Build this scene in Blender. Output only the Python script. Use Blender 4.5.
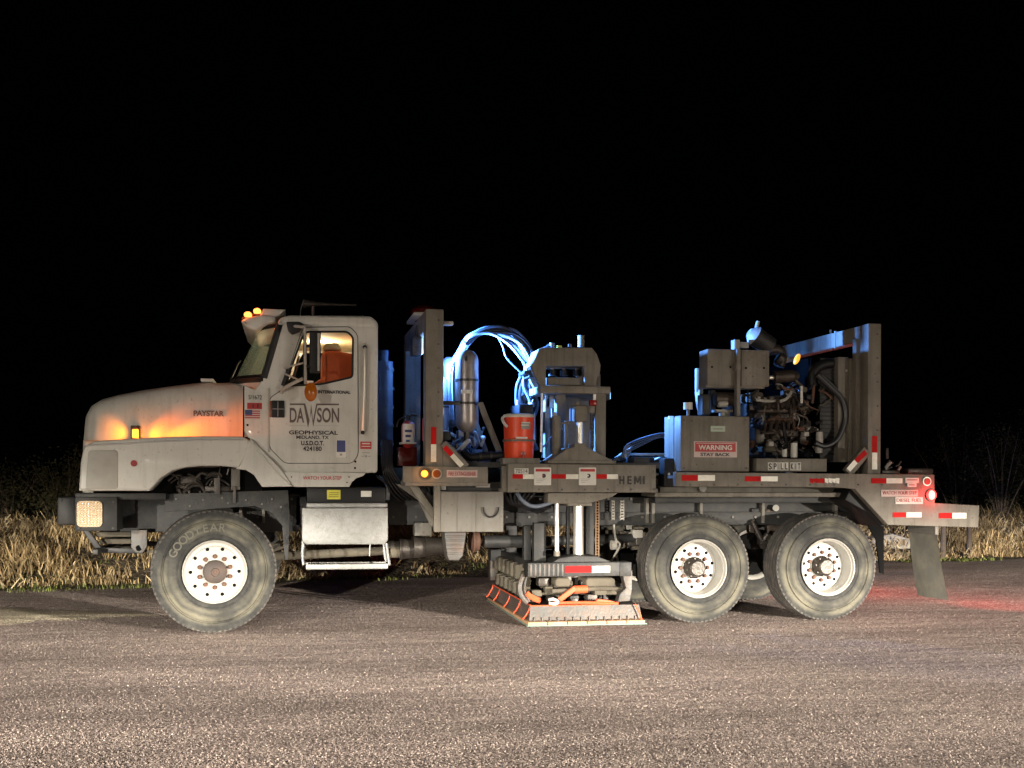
import bpy, bmesh, math, random
from mathutils import Vector, Matrix
R_ = math.radians
random.seed(7)
for o in list(bpy.data.objects): bpy.data.objects.remove(o)
sc = bpy.context.scene
COL = sc.collection

# ------------------------------------------------------------------ camera
FPX, HZ, ROLL, YAW, CH = 1170.0, 475.0, 0.004, R_(10.75), 1.5
RT = Vector((math.cos(YAW), -math.sin(YAW), 0)); FW = Vector((math.sin(YAW), math.cos(YAW), 0))
CP = RT * 2.809 - FW * 10.99; CP.z = CH
cam_d = bpy.data.cameras.new('camera'); cam = bpy.data.objects.new('camera', cam_d); COL.objects.link(cam)
cam_d.sensor_width = 36; cam_d.lens = FPX / 1024 * 36; cam_d.shift_y = (HZ - 384) / 1024
cam_d.clip_end = 2000; cam_d.clip_start = 0.05
cam.matrix_world = Matrix.Translation(CP) @ Matrix.Rotation(-YAW, 4, 'Z') @ Matrix.Rotation(R_(90), 4, 'X') @ Matrix.Rotation(ROLL, 4, 'Z')
sc.camera = cam
sc.view_settings.view_transform = 'Standard'; sc.view_settings.look = 'None'
sc.view_settings.exposure = 0; sc.view_settings.gamma = 1

# ------------------------------------------------------------------ night sky and lamps
w = bpy.data.worlds.new('World'); sc.world = w; w.use_nodes = True
w.node_tree.nodes['Background'].inputs[0].default_value = (0.25, 0.3, 0.4, 1)
w.node_tree.nodes['Background'].inputs[1].default_value = 0.0006

def camxy(x, z): return RT * x + FW * z + Vector((CP.x, CP.y, 0))
def point(name, loc, power, col, rad=0.1, beam=None):
    l = bpy.data.lights.new(name, 'POINT'); l.energy = power; l.color = col; l.shadow_soft_size = rad
    o = bpy.data.objects.new(name, l); COL.objects.link(o); o.location = loc
    if beam:                                             # dipped beam: brighter below its cut-off
        l.use_nodes = True; nt = l.node_tree; e = nt.nodes['Emission']
        g = nt.nodes.new('ShaderNodeNewGeometry'); s = nt.nodes.new('ShaderNodeSeparateXYZ'); a = nt.nodes.new('ShaderNodeMath'); a.operation = 'MULTIPLY'; a.inputs[1].default_value = -1
        nt.links.new(g.outputs['Incoming'], s.inputs[0]); nt.links.new(s.outputs[2], a.inputs[0])
        m = nt.nodes.new('ShaderNodeMath'); m.operation = 'MULTIPLY_ADD'; m.inputs[1].default_value = 2.0; m.inputs[2].default_value = 0.2      # -0.1 .. 0.4 -> 0 .. 1
        cr = nt.nodes.new('ShaderNodeValToRGB'); el = cr.color_ramp.elements; top = max(v for _, v in beam)
        for k, (p, v) in enumerate(beam):
            e_ = el[k] if k < 2 else el.new(min(p * 2 + .2, 1)); e_.position = min(p * 2 + .2, 1); e_.color = (v / top, v / top, v / top, 1)
        m2 = nt.nodes.new('ShaderNodeMath'); m2.operation = 'MULTIPLY'; m2.inputs[1].default_value = top
        nt.links.new(a.outputs[0], m.inputs[0]); nt.links.new(m.outputs[0], cr.inputs[0]); nt.links.new(cr.outputs[0], m2.inputs[0]); nt.links.new(m2.outputs[0], e.inputs['Strength'])
    return o
WARM = (1.0, 0.92, 0.77)
LA, LB, LC = camxy(-9.5, -8.0), camxy(12.0, -1.0), camxy(-4.0, -7.0)
# site lamps behind the photographer: beams that are strongest just below the horizontal (sine of the downward angle, strength)
point('work_light_left', (LA.x, LA.y, 3.3), 2600, WARM, 0.12, ((-.1, .8), (.06, 1.0), (.085, 1.5), (.10, 3.2), (.125, 5.5), (.15, 7.5), (.172, 15), (.188, 11), (.225, 3.6), (.32, 1.4)))
point('headlight_left', (LC.x, LC.y, 0.85), 10000, (1.0, 0.93, 0.82), 0.08, ((-.04, .03), (-.02, .2), (.005, 1.8), (.05, 2.2), (.062, .8), (.08, .3)))
point('work_light_right', (LB.x, LB.y, 1.7), 9500, (1.0, 0.91, 0.78), 0.08, ((-.1, .08), (.02, .25), (.045, 1.6), (.07, 4.0), (.10, 6.0), (.13, 3.2), (.20, .6), (.3, .3)))
def spot(name, loc, to, power, col, ang, blend=1.0, rad=0.02):
    l = bpy.data.lights.new(name, 'SPOT'); l.energy = power; l.color = col; l.spot_size = R_(ang); l.spot_blend = blend; l.shadow_soft_size = rad
    o = bpy.data.objects.new(name, l); COL.objects.link(o); o.location = loc; o.rotation_euler = (Vector(to) - Vector(loc)).to_track_quat('-Z', 'Y').to_euler(); return o

# ------------------------------------------------------------------ pixel -> point on a plane of known depth
def ray(px, py):
    x, y = px - 512, py - HZ
    x, y = x + y * ROLL, y - x * ROLL
    return FW + RT * (x / FPX) + Vector((0, 0, -y / FPX))
def q(px, py, d):
    r = ray(px, py); t = (d - CP.y) / r.y
    return CP.x + t * r.x, CP.z + t * r.z
def P(px, py, d):
    x, z = q(px, py, d); return Vector((x, d, z))
def G(px, py, z=0.0):
    r = ray(px, py); t = (z - CP.z) / r.z
    return CP + r * t

# ------------------------------------------------------------------ materials
MATS = {}
def mat(name, col, rough=0.5, metal=0.0, dirt=0.0, dirtcol=(0.12, 0.09, 0.06), dscale=6.0, bump=0.0, bscale=60.0, emit=None, estr=0, spec=0.5, var=0.12, alpha=1, trans=0, coat=0, streak=0):
    m = bpy.data.materials.new(name); m.use_nodes = True; nt = m.node_tree; b = nt.nodes['Principled BSDF']; L = nt.links.new
    b.inputs['Roughness'].default_value = rough; b.inputs['Metallic'].default_value = metal
    b.inputs['Specular IOR Level'].default_value = spec
    b.inputs['Coat Weight'].default_value = coat
    c = nt.nodes.new('ShaderNodeTexCoord')
    n1 = nt.nodes.new('ShaderNodeTexNoise'); n1.inputs['Scale'].default_value = dscale; n1.inputs['Detail'].default_value = 8; n1.inputs['Roughness'].default_value = 0.7
    L(c.outputs['Object'], n1.inputs['Vector'])
    mx = nt.nodes.new('ShaderNodeMix'); mx.data_type = 'RGBA'
    mx.inputs[6].default_value = (*col, 1); mx.inputs[7].default_value = (*dirtcol, 1)
    mr = nt.nodes.new('ShaderNodeMapRange'); mr.inputs[1].default_value = 0.5 - 0.06; mr.inputs[2].default_value = 0.72; mr.inputs[4].default_value = dirt
    L(n1.outputs[0], mr.inputs[0]); L(mr.outputs[0], mx.inputs[0])
    n2 = nt.nodes.new('ShaderNodeTexNoise'); n2.inputs['Scale'].default_value = dscale * 0.35; n2.inputs['Detail'].default_value = 4
    L(c.outputs['Object'], n2.inputs['Vector'])
    hs = nt.nodes.new('ShaderNodeHueSaturation'); v = nt.nodes.new('ShaderNodeMapRange')
    v.inputs[1].default_value = 0.3; v.inputs[2].default_value = 0.7; v.inputs[3].default_value = 1 - var; v.inputs[4].default_value = 1 + var
    L(n2.outputs[0], v.inputs[0]); L(v.outputs[0], hs.inputs['Value']); L(mx.outputs[2], hs.inputs['Color']); L(hs.outputs[0], b.inputs['Base Color'])
    if streak:
        mp = nt.nodes.new('ShaderNodeMapping'); mp.inputs['Scale'].default_value = (9, 9, 0.7); L(c.outputs['Object'], mp.inputs[0])
        ns_ = nt.nodes.new('ShaderNodeTexNoise'); ns_.inputs['Scale'].default_value = 1.6; ns_.inputs['Detail'].default_value = 7; ns_.inputs['Roughness'].default_value = 0.65; L(mp.outputs[0], ns_.inputs['Vector'])
        ms = nt.nodes.new('ShaderNodeMapRange'); ms.inputs[1].default_value = 0.5; ms.inputs[2].default_value = 0.75; ms.inputs[4].default_value = streak; L(ns_.outputs[0], ms.inputs[0])
        m2 = nt.nodes.new('ShaderNodeMix'); m2.data_type = 'RGBA'; m2.inputs[7].default_value = (dirtcol[0] * .6, dirtcol[1] * .55, dirtcol[2] * .5, 1); L(ms.outputs[0], m2.inputs[0]); L(mx.outputs[2], m2.inputs[6])
        nv_ = nt.nodes.new('ShaderNodeTexNoise'); nv_.inputs['Scale'].default_value = 38; nv_.inputs['Detail'].default_value = 5; L(c.outputs['Object'], nv_.inputs['Vector'])
        mv = nt.nodes.new('ShaderNodeMapRange'); mv.inputs[1].default_value = 0.66; mv.inputs[2].default_value = 0.70; mv.inputs[4].default_value = min(streak * 1.2, 1); L(nv_.outputs[0], mv.inputs[0])
        m3 = nt.nodes.new('ShaderNodeMix'); m3.data_type = 'RGBA'; m3.inputs[7].default_value = (0.09, 0.05, 0.03, 1); L(mv.outputs[0], m3.inputs[0]); L(m2.outputs[2], m3.inputs[6]); L(m3.outputs[2], hs.inputs['Color'])
        rr_ = nt.nodes.new('ShaderNodeMapRange'); rr_.inputs[3].default_value = max(rough - .15, .1); rr_.inputs[4].default_value = min(rough + .25, 1); L(n1.outputs[0], rr_.inputs[0]); L(rr_.outputs[0], b.inputs['Roughness'])
        nd = nt.nodes.new('ShaderNodeTexNoise'); nd.inputs['Scale'].default_value = 2.2; nd.inputs['Detail'].default_value = 2; L(c.outputs['Object'], nd.inputs['Vector'])
        bd = nt.nodes.new('ShaderNodeBump'); bd.inputs['Strength'].default_value = 0.5; bd.inputs['Distance'].default_value = 0.02; L(nd.outputs[0], bd.inputs['Height']); L(bd.outputs[0], b.inputs['Normal'])
    if bump:
        n3 = nt.nodes.new('ShaderNodeTexNoise'); n3.inputs['Scale'].default_value = bscale; n3.inputs['Detail'].default_value = 3
        bp = nt.nodes.new('ShaderNodeBump'); bp.inputs['Strength'].default_value = bump; bp.inputs['Distance'].default_value = 0.01
        L(c.outputs['Object'], n3.inputs['Vector']); L(n3.outputs[0], bp.inputs['Height']); L(bp.outputs[0], b.inputs['Normal'])
    if emit: b.inputs['Emission Color'].default_value = (*emit, 1); b.inputs['Emission Strength'].default_value = estr
    if trans: b.inputs['Transmission Weight'].default_value = trans; b.inputs['IOR'].default_value = 1.05
    if alpha < 1: b.inputs['Alpha'].default_value = alpha
    MATS[name] = m; return m
WHITE = mat('white_paint', (0.60, 0.585, 0.54), 0.38, dirt=0.25, dirtcol=(0.34, 0.30, 0.24), dscale=3.0, var=0.06, coat=0.25, streak=0.28)
GREY = mat('grey_paint', (0.190, 0.170, 0.138), 0.5, dirt=0.5, dirtcol=(0.115, 0.10, 0.078), dscale=7, var=0.13, streak=0.7)
LGREY = mat('pale_grey_paint', (0.42, 0.40, 0.36), 0.5, dirt=0.4, dirtcol=(0.26, 0.22, 0.17), dscale=5)
DGREY = mat('chassis_paint', (0.021, 0.022, 0.023), 0.55, dirt=0.7, dirtcol=(0.055, 0.048, 0.038), dscale=9, bump=0.3, bscale=40, var=0.3)
STEEL = mat('worn_steel', (0.085, 0.083, 0.078), 0.5, 0.2, dirt=0.7, dirtcol=(0.15, 0.085, 0.055), dscale=9, bump=0.3, bscale=40, var=0.2)
HUBM = mat('greasy_hub', (0.05, 0.038, 0.033), 0.65, 0.0, dirt=0.7, dirtcol=(0.10, 0.05, 0.03), dscale=12, var=0.3)
BOXG = mat('toolbox_paint', (0.18, 0.168, 0.148), 0.5, dirt=0.5, dirtcol=(0.14, 0.12, 0.09), dscale=6, var=0.1, streak=0.6)
BLACK = mat('black_plastic', (0.010, 0.010, 0.011), 0.5, spec=.3, dirt=0.4, dirtcol=(0.025, 0.022, 0.02))
VOID = mat('black_and_hole_shade', (0.006, 0.006, 0.006), 0.9, spec=0.05)  # near-black for small parts and for the shade in holes and recesses
MATTE = mat('shade_plate_black', (0.002, 0.002, 0.002), 1.0, spec=0.0)  # for the added plate that darkens the radiator front
RUBBER = mat('dusty_rubber', (0.030, 0.030, 0.029), 0.85, spec=0.25, dirt=0.65, dirtcol=(0.085, 0.082, 0.072), dscale=7, bump=0.2, bscale=45, var=0.25)
nt = RUBBER.node_tree; L_ = nt.links.new; hs_ = [n for n in nt.nodes if n.type == 'HUE_SAT'][0]; src = hs_.inputs['Color'].links[0].from_socket
tc_ = nt.nodes.new('ShaderNodeTexCoord'); sx = nt.nodes.new('ShaderNodeSeparateXYZ'); cb_ = nt.nodes.new('ShaderNodeCombineXYZ'); ln = nt.nodes.new('ShaderNodeVectorMath'); ln.operation = 'LENGTH'
L_(tc_.outputs['Object'], sx.inputs[0]); L_(sx.outputs[0], cb_.inputs[0]); L_(sx.outputs[2], cb_.inputs[1]); L_(cb_.outputs[0], ln.inputs[0])
nz = nt.nodes.new('ShaderNodeTexNoise'); nz.inputs['Scale'].default_value = 4; nz.inputs['Detail'].default_value = 9; nz.inputs['Roughness'].default_value = .75; L_(tc_.outputs['Object'], nz.inputs['Vector'])
ad = nt.nodes.new('ShaderNodeMath'); ad.operation = 'MULTIPLY_ADD'; L_(nz.outputs[0], ad.inputs[0]); ad.inputs[1].default_value = 0.10; L_(ln.outputs['Value'], ad.inputs[2])
cr_ = nt.nodes.new('ShaderNodeValToRGB'); els = cr_.color_ramp.elements; els[0].position = 0.0; els[0].color = (0, 0, 0, 1); els[1].position = 1.0; els[1].color = (0, 0, 0, 1)
for ps, v_ in ((.40, 0.0), (.435, .55), (.47, .15), (.50, .75), (.545, .5), (.575, 0.0)):
    e_ = els.new(ps); e_.color = (v_, v_, v_, 1)
L_(ad.outputs[0], cr_.inputs[0])
n5_ = nt.nodes.new('ShaderNodeTexNoise'); n5_.inputs['Scale'].default_value = 2.2; n5_.inputs['Detail'].default_value = 6; L_(tc_.outputs['Object'], n5_.inputs['Vector'])
m5 = nt.nodes.new('ShaderNodeMapRange'); m5.inputs[1].default_value = .42; m5.inputs[2].default_value = .58; L_(n5_.outputs[0], m5.inputs[0])
ml_ = nt.nodes.new('ShaderNodeMath'); ml_.operation = 'MULTIPLY'; L_(cr_.outputs[0], ml_.inputs[0]); L_(m5.outputs[0], ml_.inputs[1])
mm_ = nt.nodes.new('ShaderNodeMix'); mm_.data_type = 'RGBA'; mm_.inputs[7].default_value = (.16, .148, .108, 1); L_(ml_.outputs[0], mm_.inputs[0]); L_(src, mm_.inputs[6]); L_(mm_.outputs[2], hs_.inputs['Color'])
TREAD = mat('tread_rubber', (0.04, 0.038, 0.036), 0.85, dirt=0.9, dirtcol=(0.12, 0.10, 0.08), dscale=9, bump=0.5, bscale=60, var=0.3)
TLETTER = mat('tyre_letter', (0.10, 0.094, 0.075), 0.8)
RIM = mat('rim_paint', (0.40, 0.39, 0.36), 0.4, dirt=0.35, dirtcol=(0.45, 0.36, 0.25), dscale=11, var=0.06)
RUST = mat('rusty_iron', (0.12, 0.055, 0.035), 0.75, dirt=0.8, dirtcol=(0.10, 0.07, 0.05), dscale=14, bump=0.3)
MUD = mat('muddy_steel', (0.105, 0.09, 0.066), 0.85, dirt=0.8, dirtcol=(0.10, 0.085, 0.06), dscale=9, bump=0.5, bscale=30, var=0.3)
GREASE = mat('greasy_steel', (0.06, 0.052, 0.045), 0.4, 0.5, dirt=0.7, dirtcol=(0.03, 0.025, 0.02), dscale=12, bump=0.4, bscale=35, var=0.3)
ALU = mat('aluminium_plate', (0.27, 0.27, 0.26), 0.42, 0.3, dirt=0.7, dirtcol=(0.16, 0.152, 0.135), dscale=22, bump=0.25, bscale=90, var=0.06)
CHROME = mat('chrome_rod', (0.85, 0.80, 0.70), 0.33, 0.65, var=0.03)
ROD = mat('white_rod', (0.85, 0.85, 0.83), 0.3, 0.2, var=0.03)
ORANGE = mat('orange_plastic', (0.80, 0.07, 0.015), 0.4, var=0.05)
ORSTRAP = mat('orange_strap', (0.85, 0.10, 0.03), 0.6, dirt=0.4, dirtcol=(0.4, 0.12, 0.06), dscale=12)
CREAM = mat('cream_plastic', (0.62, 0.58, 0.50), 0.5, var=0.05)
REDT = mat('red_tape', (0.50, 0.008, 0.008), 0.6, spec=0.15, dirt=0.3, dirtcol=(0.3, 0.02, 0.02), dscale=25, var=0.12)
WHT = mat('white_tape', (0.80, 0.78, 0.68), 0.35, dirt=0.4, dirtcol=(0.55, 0.5, 0.4), dscale=25, var=0.12)
LABEL = mat('white_label', (0.70, 0.68, 0.62), 0.5, dirt=0.3, dirtcol=(0.5, 0.46, 0.4), dscale=20, var=0.05)
PINK = mat('faded_label', (0.60, 0.47, 0.43), 0.5, var=0.08)
REDL = mat('red_ink', (0.42, 0.02, 0.02), 0.5, var=0.1)
DARKL = mat('dark_ink', (0.02, 0.016, 0.016), 0.5, var=0.05)
BROWNL = mat('brown_ink', (0.13, 0.09, 0.08), 0.5, var=0.08)
GREYL = mat('grey_ink', (0.30, 0.28, 0.26), 0.5)
SMUDGE = mat('faded_ink', (0.47, 0.45, 0.43), 0.5)
BLUEL = mat('blue_ink', (0.05, 0.06, 0.18), 0.5, var=0.15)
YELL = mat('yellow_label', (0.65, 0.60, 0.06), 0.5, dirt=0.3, dirtcol=(0.35, 0.3, 0.05), dscale=40)
GREENL = mat('green_label', (0.42, 0.52, 0.40), 0.5)
REDP = mat('red_paint', (0.34, 0.015, 0.012), 0.35, dirt=0.3, dscale=12)
SEATM = mat('orange_vinyl', (0.75, 0.13, 0.03), 0.55, var=0.15, dirt=0.3, dirtcol=(0.4, 0.08, 0.04), dscale=9)
LINER = mat('cab_liner', (0.68, 0.60, 0.42), 0.8, var=0.15, dirt=0.3, dirtcol=(0.4, 0.33, 0.2))
TANKM = mat('steel_bottle', (0.33, 0.30, 0.29), 0.32, 0.35, dirt=0.5, dirtcol=(0.16, 0.11, 0.09), dscale=9)
HOSEM = mat('pale_hose', (0.16, 0.19, 0.25), 0.35, dirt=0.5, dirtcol=(0.08, 0.08, 0.09), dscale=7)
HOSEB = mat('black_hose', (0.02, 0.02, 0.022), 0.4)
GLASS = mat('window_glass', (0.03, 0.035, 0.03), 0.03, alpha=0.12, spec=0.8, var=0.0)
WSGLASS = mat('windscreen_glass', (0.26, 0.36, 0.30), 0.05, alpha=0.42, spec=0.9, var=0.2)
AMB = mat('amber_lens', (0.20, 0.055, 0.008), 0.25)
AMBON = mat('lit_amber_lens', (1, 0.4, 0.05), 0.3, emit=(1, 0.30, 0.03), estr=3)
AMBROOF = mat('lit_roof_lens', (1, 0.3, 0.05), 0.3, emit=(1, 0.22, 0.05), estr=4)
AMBMID = mat('amber_mirror_reflection', (0.34, 0.09, 0.008), 0.12, emit=(1, 0.22, 0.01), estr=0.05, var=0.4)  # amber colour and faint emission stand for orange light reflected in the spot mirror
REDR = mat('red_lens', (0.30, 0.01, 0.008), 0.25)
BEAC = mat('dark_red_dome', (0.07, 0.006, 0.004), 0.2)
REDON = mat('lit_red_lens', (1, 0.05, 0.05), 0.3, emit=(1, 0.075, 0.06), estr=14)
BLUEON = mat('lit_work_lens', (0.6, 0.8, 1), 0.3, emit=(0.25, 0.5, 1), estr=3)
BRASS = mat('brown_casting', (0.075, 0.058, 0.046), 0.45, 0.4, dirt=0.6, dirtcol=(0.03, 0.02, 0.015), dscale=14, bump=0.4, var=0.35)

def headlamp_mat():
    m = bpy.data.materials.new('headlamp_lens'); m.use_nodes = True; nt = m.node_tree; b = nt.nodes['Principled BSDF']; L = nt.links.new
    b.inputs['Base Color'].default_value = (0.75, 0.6, 0.42, 1); b.inputs['Roughness'].default_value = 0.2
    c = nt.nodes.new('ShaderNodeTexCoord'); wv = nt.nodes.new('ShaderNodeTexWave'); wv.inputs['Scale'].default_value = 11; wv.bands_direction = 'X'
    w2 = nt.nodes.new('ShaderNodeTexWave'); w2.inputs['Scale'].default_value = 14; w2.bands_direction = 'Z'
    mm = nt.nodes.new('ShaderNodeMath'); mm.operation = 'MULTIPLY'
    L(c.outputs['Object'], wv.inputs[0]); L(c.outputs['Object'], w2.inputs[0]); L(wv.outputs[1], mm.inputs[0]); L(w2.outputs[1], mm.inputs[1])
    bp = nt.nodes.new('ShaderNodeBump'); bp.inputs['Distance'].default_value = 0.02; L(mm.outputs[0], bp.inputs['Height']); L(bp.outputs[0], b.inputs['Normal'])
    mr = nt.nodes.new('ShaderNodeMapRange'); mr.inputs[3].default_value = 0.12; mr.inputs[4].default_value = 0.9
    L(mm.outputs[0], mr.inputs[0]); L(mr.outputs[0], b.inputs['Emission Strength']); b.inputs['Emission Color'].default_value = (1, 0.62, 0.3, 1)
    return m
HEADL = headlamp_mat()

# ------------------------------------------------------------------ mesh builder
def round_poly(pts, r, n=5):
    out = []; N = len(pts)
    for i, p in enumerate(pts):
        rr = r[i] if isinstance(r, (list, tuple)) else r
        a, b, c = Vector(pts[i - 1]), Vector(p), Vector(pts[(i + 1) % N])
        if rr <= 0: out.append(tuple(b)); continue
        u, v = (a - b), (c - b); k = min(rr, u.length * 0.49, v.length * 0.49)
        p0, p1 = b + u.normalized() * k, b + v.normalized() * k
        for j in range(n + 1):
            t = j / n; out.append(tuple(p0 * (1 - t) ** 2 + b * 2 * t * (1 - t) + p1 * t * t))
    return out
WHOLE = {'lettering', 'sticker_print', 'step_tread', 'label_print', 'tyre', 'foliage', 'stem', 'underline', 'flag_sticker', 'engine_plumbing', 'radiator', 'hose_tray', 'valve_manifold'}
class B:
    def __init__(s, *mats): s.bm = bmesh.new(); s.mats = list(mats); s.m = 0
    def _fin(s, geom):
        for f in geom: f.material_index = s.m
    def use(s, m):
        if m not in s.mats: s.mats.append(m)
        s.m = s.mats.index(m); return s
    def mesh(s, me, M=None):
        n = len(s.bm.faces); nv = len(s.bm.verts); s.bm.from_mesh(me); s.bm.faces.ensure_lookup_table(); s.bm.verts.ensure_lookup_table()
        if M is not None: bmesh.ops.transform(s.bm, matrix=M, verts=s.bm.verts[nv:])
        s._fin(s.bm.faces[n:]); return s
    def box(s, x0, x1, y0, y1, z0, z1, bev=0.0, M=None):
        t = bmesh.new(); bmesh.ops.create_cube(t, size=1)
        for v in t.verts: v.co = Vector(((x0 + x1) / 2 + v.co.x * abs(x1 - x0), (y0 + y1) / 2 + v.co.y * abs(y1 - y0), (z0 + z1) / 2 + v.co.z * abs(z1 - z0)))
        if bev: bmesh.ops.bevel(t, geom=t.edges[:], offset=min(bev, abs(x1 - x0) * .45, abs(y1 - y0) * .45, abs(z1 - z0) * .45), segments=2, affect='EDGES', profile=0.5)
        if M is not None: bmesh.ops.transform(t, matrix=M, verts=t.verts)
        me = bpy.data.meshes.new('t'); t.to_mesh(me); t.free(); s.mesh(me); bpy.data.meshes.remove(me); return s
    def pbox(s, a, b, c, e, d0, d1, bev=0.006, dq=None):          # near face a,b - c,e in photo pixels at depth d0
        k = d0 if dq is None else dq
        x0 = q(a, (b + e) / 2, k)[0]; x1 = q(c, (b + e) / 2, k)[0]; z1 = q((a + c) / 2, b, k)[1]; z0 = q((a + c) / 2, e, k)[1]
        return s.box(x0, x1, d0, d1, z0, z1, bev)
    def beam(s, p0, p1, wd, ht, bev=0.004):               # bar between two points; wd across, ht in the other direction
        p0, p1 = Vector(p0), Vector(p1); d = p1 - p0; L = d.length; z = d.normalized()
        up = Vector((0, 1, 0)) if abs(z.y) < 0.9 else Vector((0, 0, 1)); x = up.cross(z).normalized(); y = z.cross(x)
        M = Matrix((x, y, z)).transposed().to_4x4(); M.translation = (p0 + p1) / 2
        return s.box(-ht / 2, ht / 2, -wd / 2, wd / 2, -L / 2, L / 2, bev, M)
    def cyl(s, p0, p1, r0, r1=None, seg=20, cap=True):
        p0, p1 = Vector(p0), Vector(p1); r1 = r0 if r1 is None else r1; d = p1 - p0
        t = bmesh.new(); bmesh.ops.create_cone(t, cap_ends=cap, segments=seg, radius1=r0, radius2=r1, depth=d.length)
        M = Vector((0, 0, 1)).rotation_difference(d.normalized()).to_matrix().to_4x4(); M.translation = (p0 + p1) / 2
        bmesh.ops.transform(t, matrix=M, verts=t.verts); me = bpy.data.meshes.new('t'); t.to_mesh(me); t.free(); s.mesh(me); bpy.data.meshes.remove(me); return s
    def lathe(s, prof, M=None, seg=48, a0=0, a1=2 * math.pi, closed=True):  # prof: (offset along axis y, radius)
        t = bmesh.new(); rings = []
        n = seg if closed else seg + 1
        for i in range(n):
            a = a0 + (a1 - a0) * i / seg; rings.append([t.verts.new((r * math.cos(a), y, r * math.sin(a))) for y, r in prof])
        for i in range(seg):
            A, C = rings[i], rings[(i + 1) % n]
            for j in range(len(prof) - 1): t.faces.new((A[j], A[j + 1], C[j + 1], C[j]))
        bmesh.ops.remove_doubles(t, verts=t.verts, dist=1e-5)
        bmesh.ops.recalc_face_normals(t, faces=t.faces)
        if M is not None: bmesh.ops.transform(t, matrix=M, verts=t.verts)
        me = bpy.data.meshes.new('t'); t.to_mesh(me); t.free(); s.mesh(me); bpy.data.meshes.remove(me); return s
    def tube(s, pts, r, seg=8, smooth=4, cyc=False):
        pts = [Vector(p) for p in pts]
        if smooth > 1 and len(pts) > 2:
            out = []; N = len(pts)
            for i in range(N - 1):
                a = pts[max(i - 1, 0)]; b = pts[i]; c = pts[i + 1]; e = pts[min(i + 2, N - 1)]
                for j in range(smooth):
                    t = j / smooth; out.append(0.5 * ((2 * b) + (c - a) * t + (2 * a - 5 * b + 4 * c - e) * t * t + (-a + 3 * b - 3 * c + e) * t ** 3))
            out.append(pts[-1]); pts = out
        t = bmesh.new(); rings = []; prev = None
        for i, p in enumerate(pts):
            d = (pts[min(i + 1, len(pts) - 1)] - pts[max(i - 1, 0)]).normalized()
            if prev is None: nrm = d.orthogonal().normalized()
            else:
                nrm = prev - d * prev.dot(d)
                nrm = nrm.normalized() if nrm.length > 1e-6 else d.orthogonal().normalized()
            prev = nrm; bn = d.cross(nrm); rr = r(i / (len(pts) - 1)) if callable(r) else r
            rings.append([t.verts.new(p + (nrm * math.cos(a) + bn * math.sin(a)) * rr) for a in [2 * math.pi * k / seg for k in range(seg)]])
        for i in range(len(rings) - 1):
            for k in range(seg): t.faces.new((rings[i][k], rings[i][(k + 1) % seg], rings[i + 1][(k + 1) % seg], rings[i + 1][k]))
        t.faces.new(rings[0][::-1]); t.faces.new(rings[-1])
        bmesh.ops.recalc_face_normals(t, faces=t.faces)
        me = bpy.data.meshes.new('t'); t.to_mesh(me); t.free(); s.mesh(me); bpy.data.meshes.remove(me); return s
    def plate(s, polys, d0, d1, bev=0.0, rad=0, world=False, dq=None):     # outline(s) in photo pixels on plane d0, extruded to d1; later outlines are holes
        cu = bpy.data.curves.new('t', 'CURVE'); cu.dimensions = '2D'; cu.fill_mode = 'BOTH'; cu.extrude = max(abs(d1 - d0) / 2 - bev, 0)
        cu.bevel_depth = bev; cu.bevel_resolution = 2; cu.offset = -bev
        if not isinstance(polys[0][0], (tuple, list, Vector)): polys = [polys]
        if not isinstance(polys[0], list): polys = [list(polys)]
        for i, pl in enumerate(polys):
            r = rad[i] if isinstance(rad, list) else rad
            pl = round_poly(pl, r) if r else pl
            pts = pl if world else [q(a, b, d0 if dq is None else dq) for a, b in pl]
            sp = cu.splines.new('POLY'); sp.points.add(len(pts) - 1); sp.use_cyclic_u = True
            for k, (x, z) in enumerate(pts): sp.points[k].co = (x, z, 0, 1)
        o = bpy.data.objects.new('t', cu); COL.objects.link(o); dg = bpy.context.evaluated_depsgraph_get(); dg.update()
        me = bpy.data.meshes.new_from_object(o.evaluated_get(dg)); 
        M = Matrix.Translation((0, (d0 + d1) / 2, 0)) @ Matrix.Rotation(R_(90), 4, 'X')
        s.mesh(me, M); bpy.data.objects.remove(o); bpy.data.curves.remove(cu); bpy.data.meshes.remove(me); return s
    def text(s, txt, a, b, c, e, d, th=0.0015, bold=0.0):          # fits the words into the pixel box on plane d
        cu = bpy.data.curves.new('t', 'FONT'); cu.body = txt; cu.extrude = 0.02; cu.offset = bold
        o = bpy.data.objects.new('t', cu); COL.objects.link(o); dg = bpy.context.evaluated_depsgraph_get(); dg.update()
        me = bpy.data.meshes.new_from_object(o.evaluated_get(dg))
        xs = [v.co.x for v in me.vertices]; ys = [v.co.y for v in me.vertices]
        x0, x1 = q(a, (b + e) / 2, d)[0], q(c, (b + e) / 2, d)[0]; z1, z0 = q((a + c) / 2, b, d)[1], q((a + c) / 2, e, d)[1]
        for v in me.vertices:
            v.co = ((v.co.x - min(xs)) / (max(xs) - min(xs)) * (x1 - x0) + x0, d + (-th if v.co.z > 0 else th), (v.co.y - min(ys)) / (max(ys) - min(ys)) * (z1 - z0) + z0) 
        s.mesh(me); bpy.data.objects.remove(o); bpy.data.curves.remove(cu); bpy.data.meshes.remove(me); return s
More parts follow.
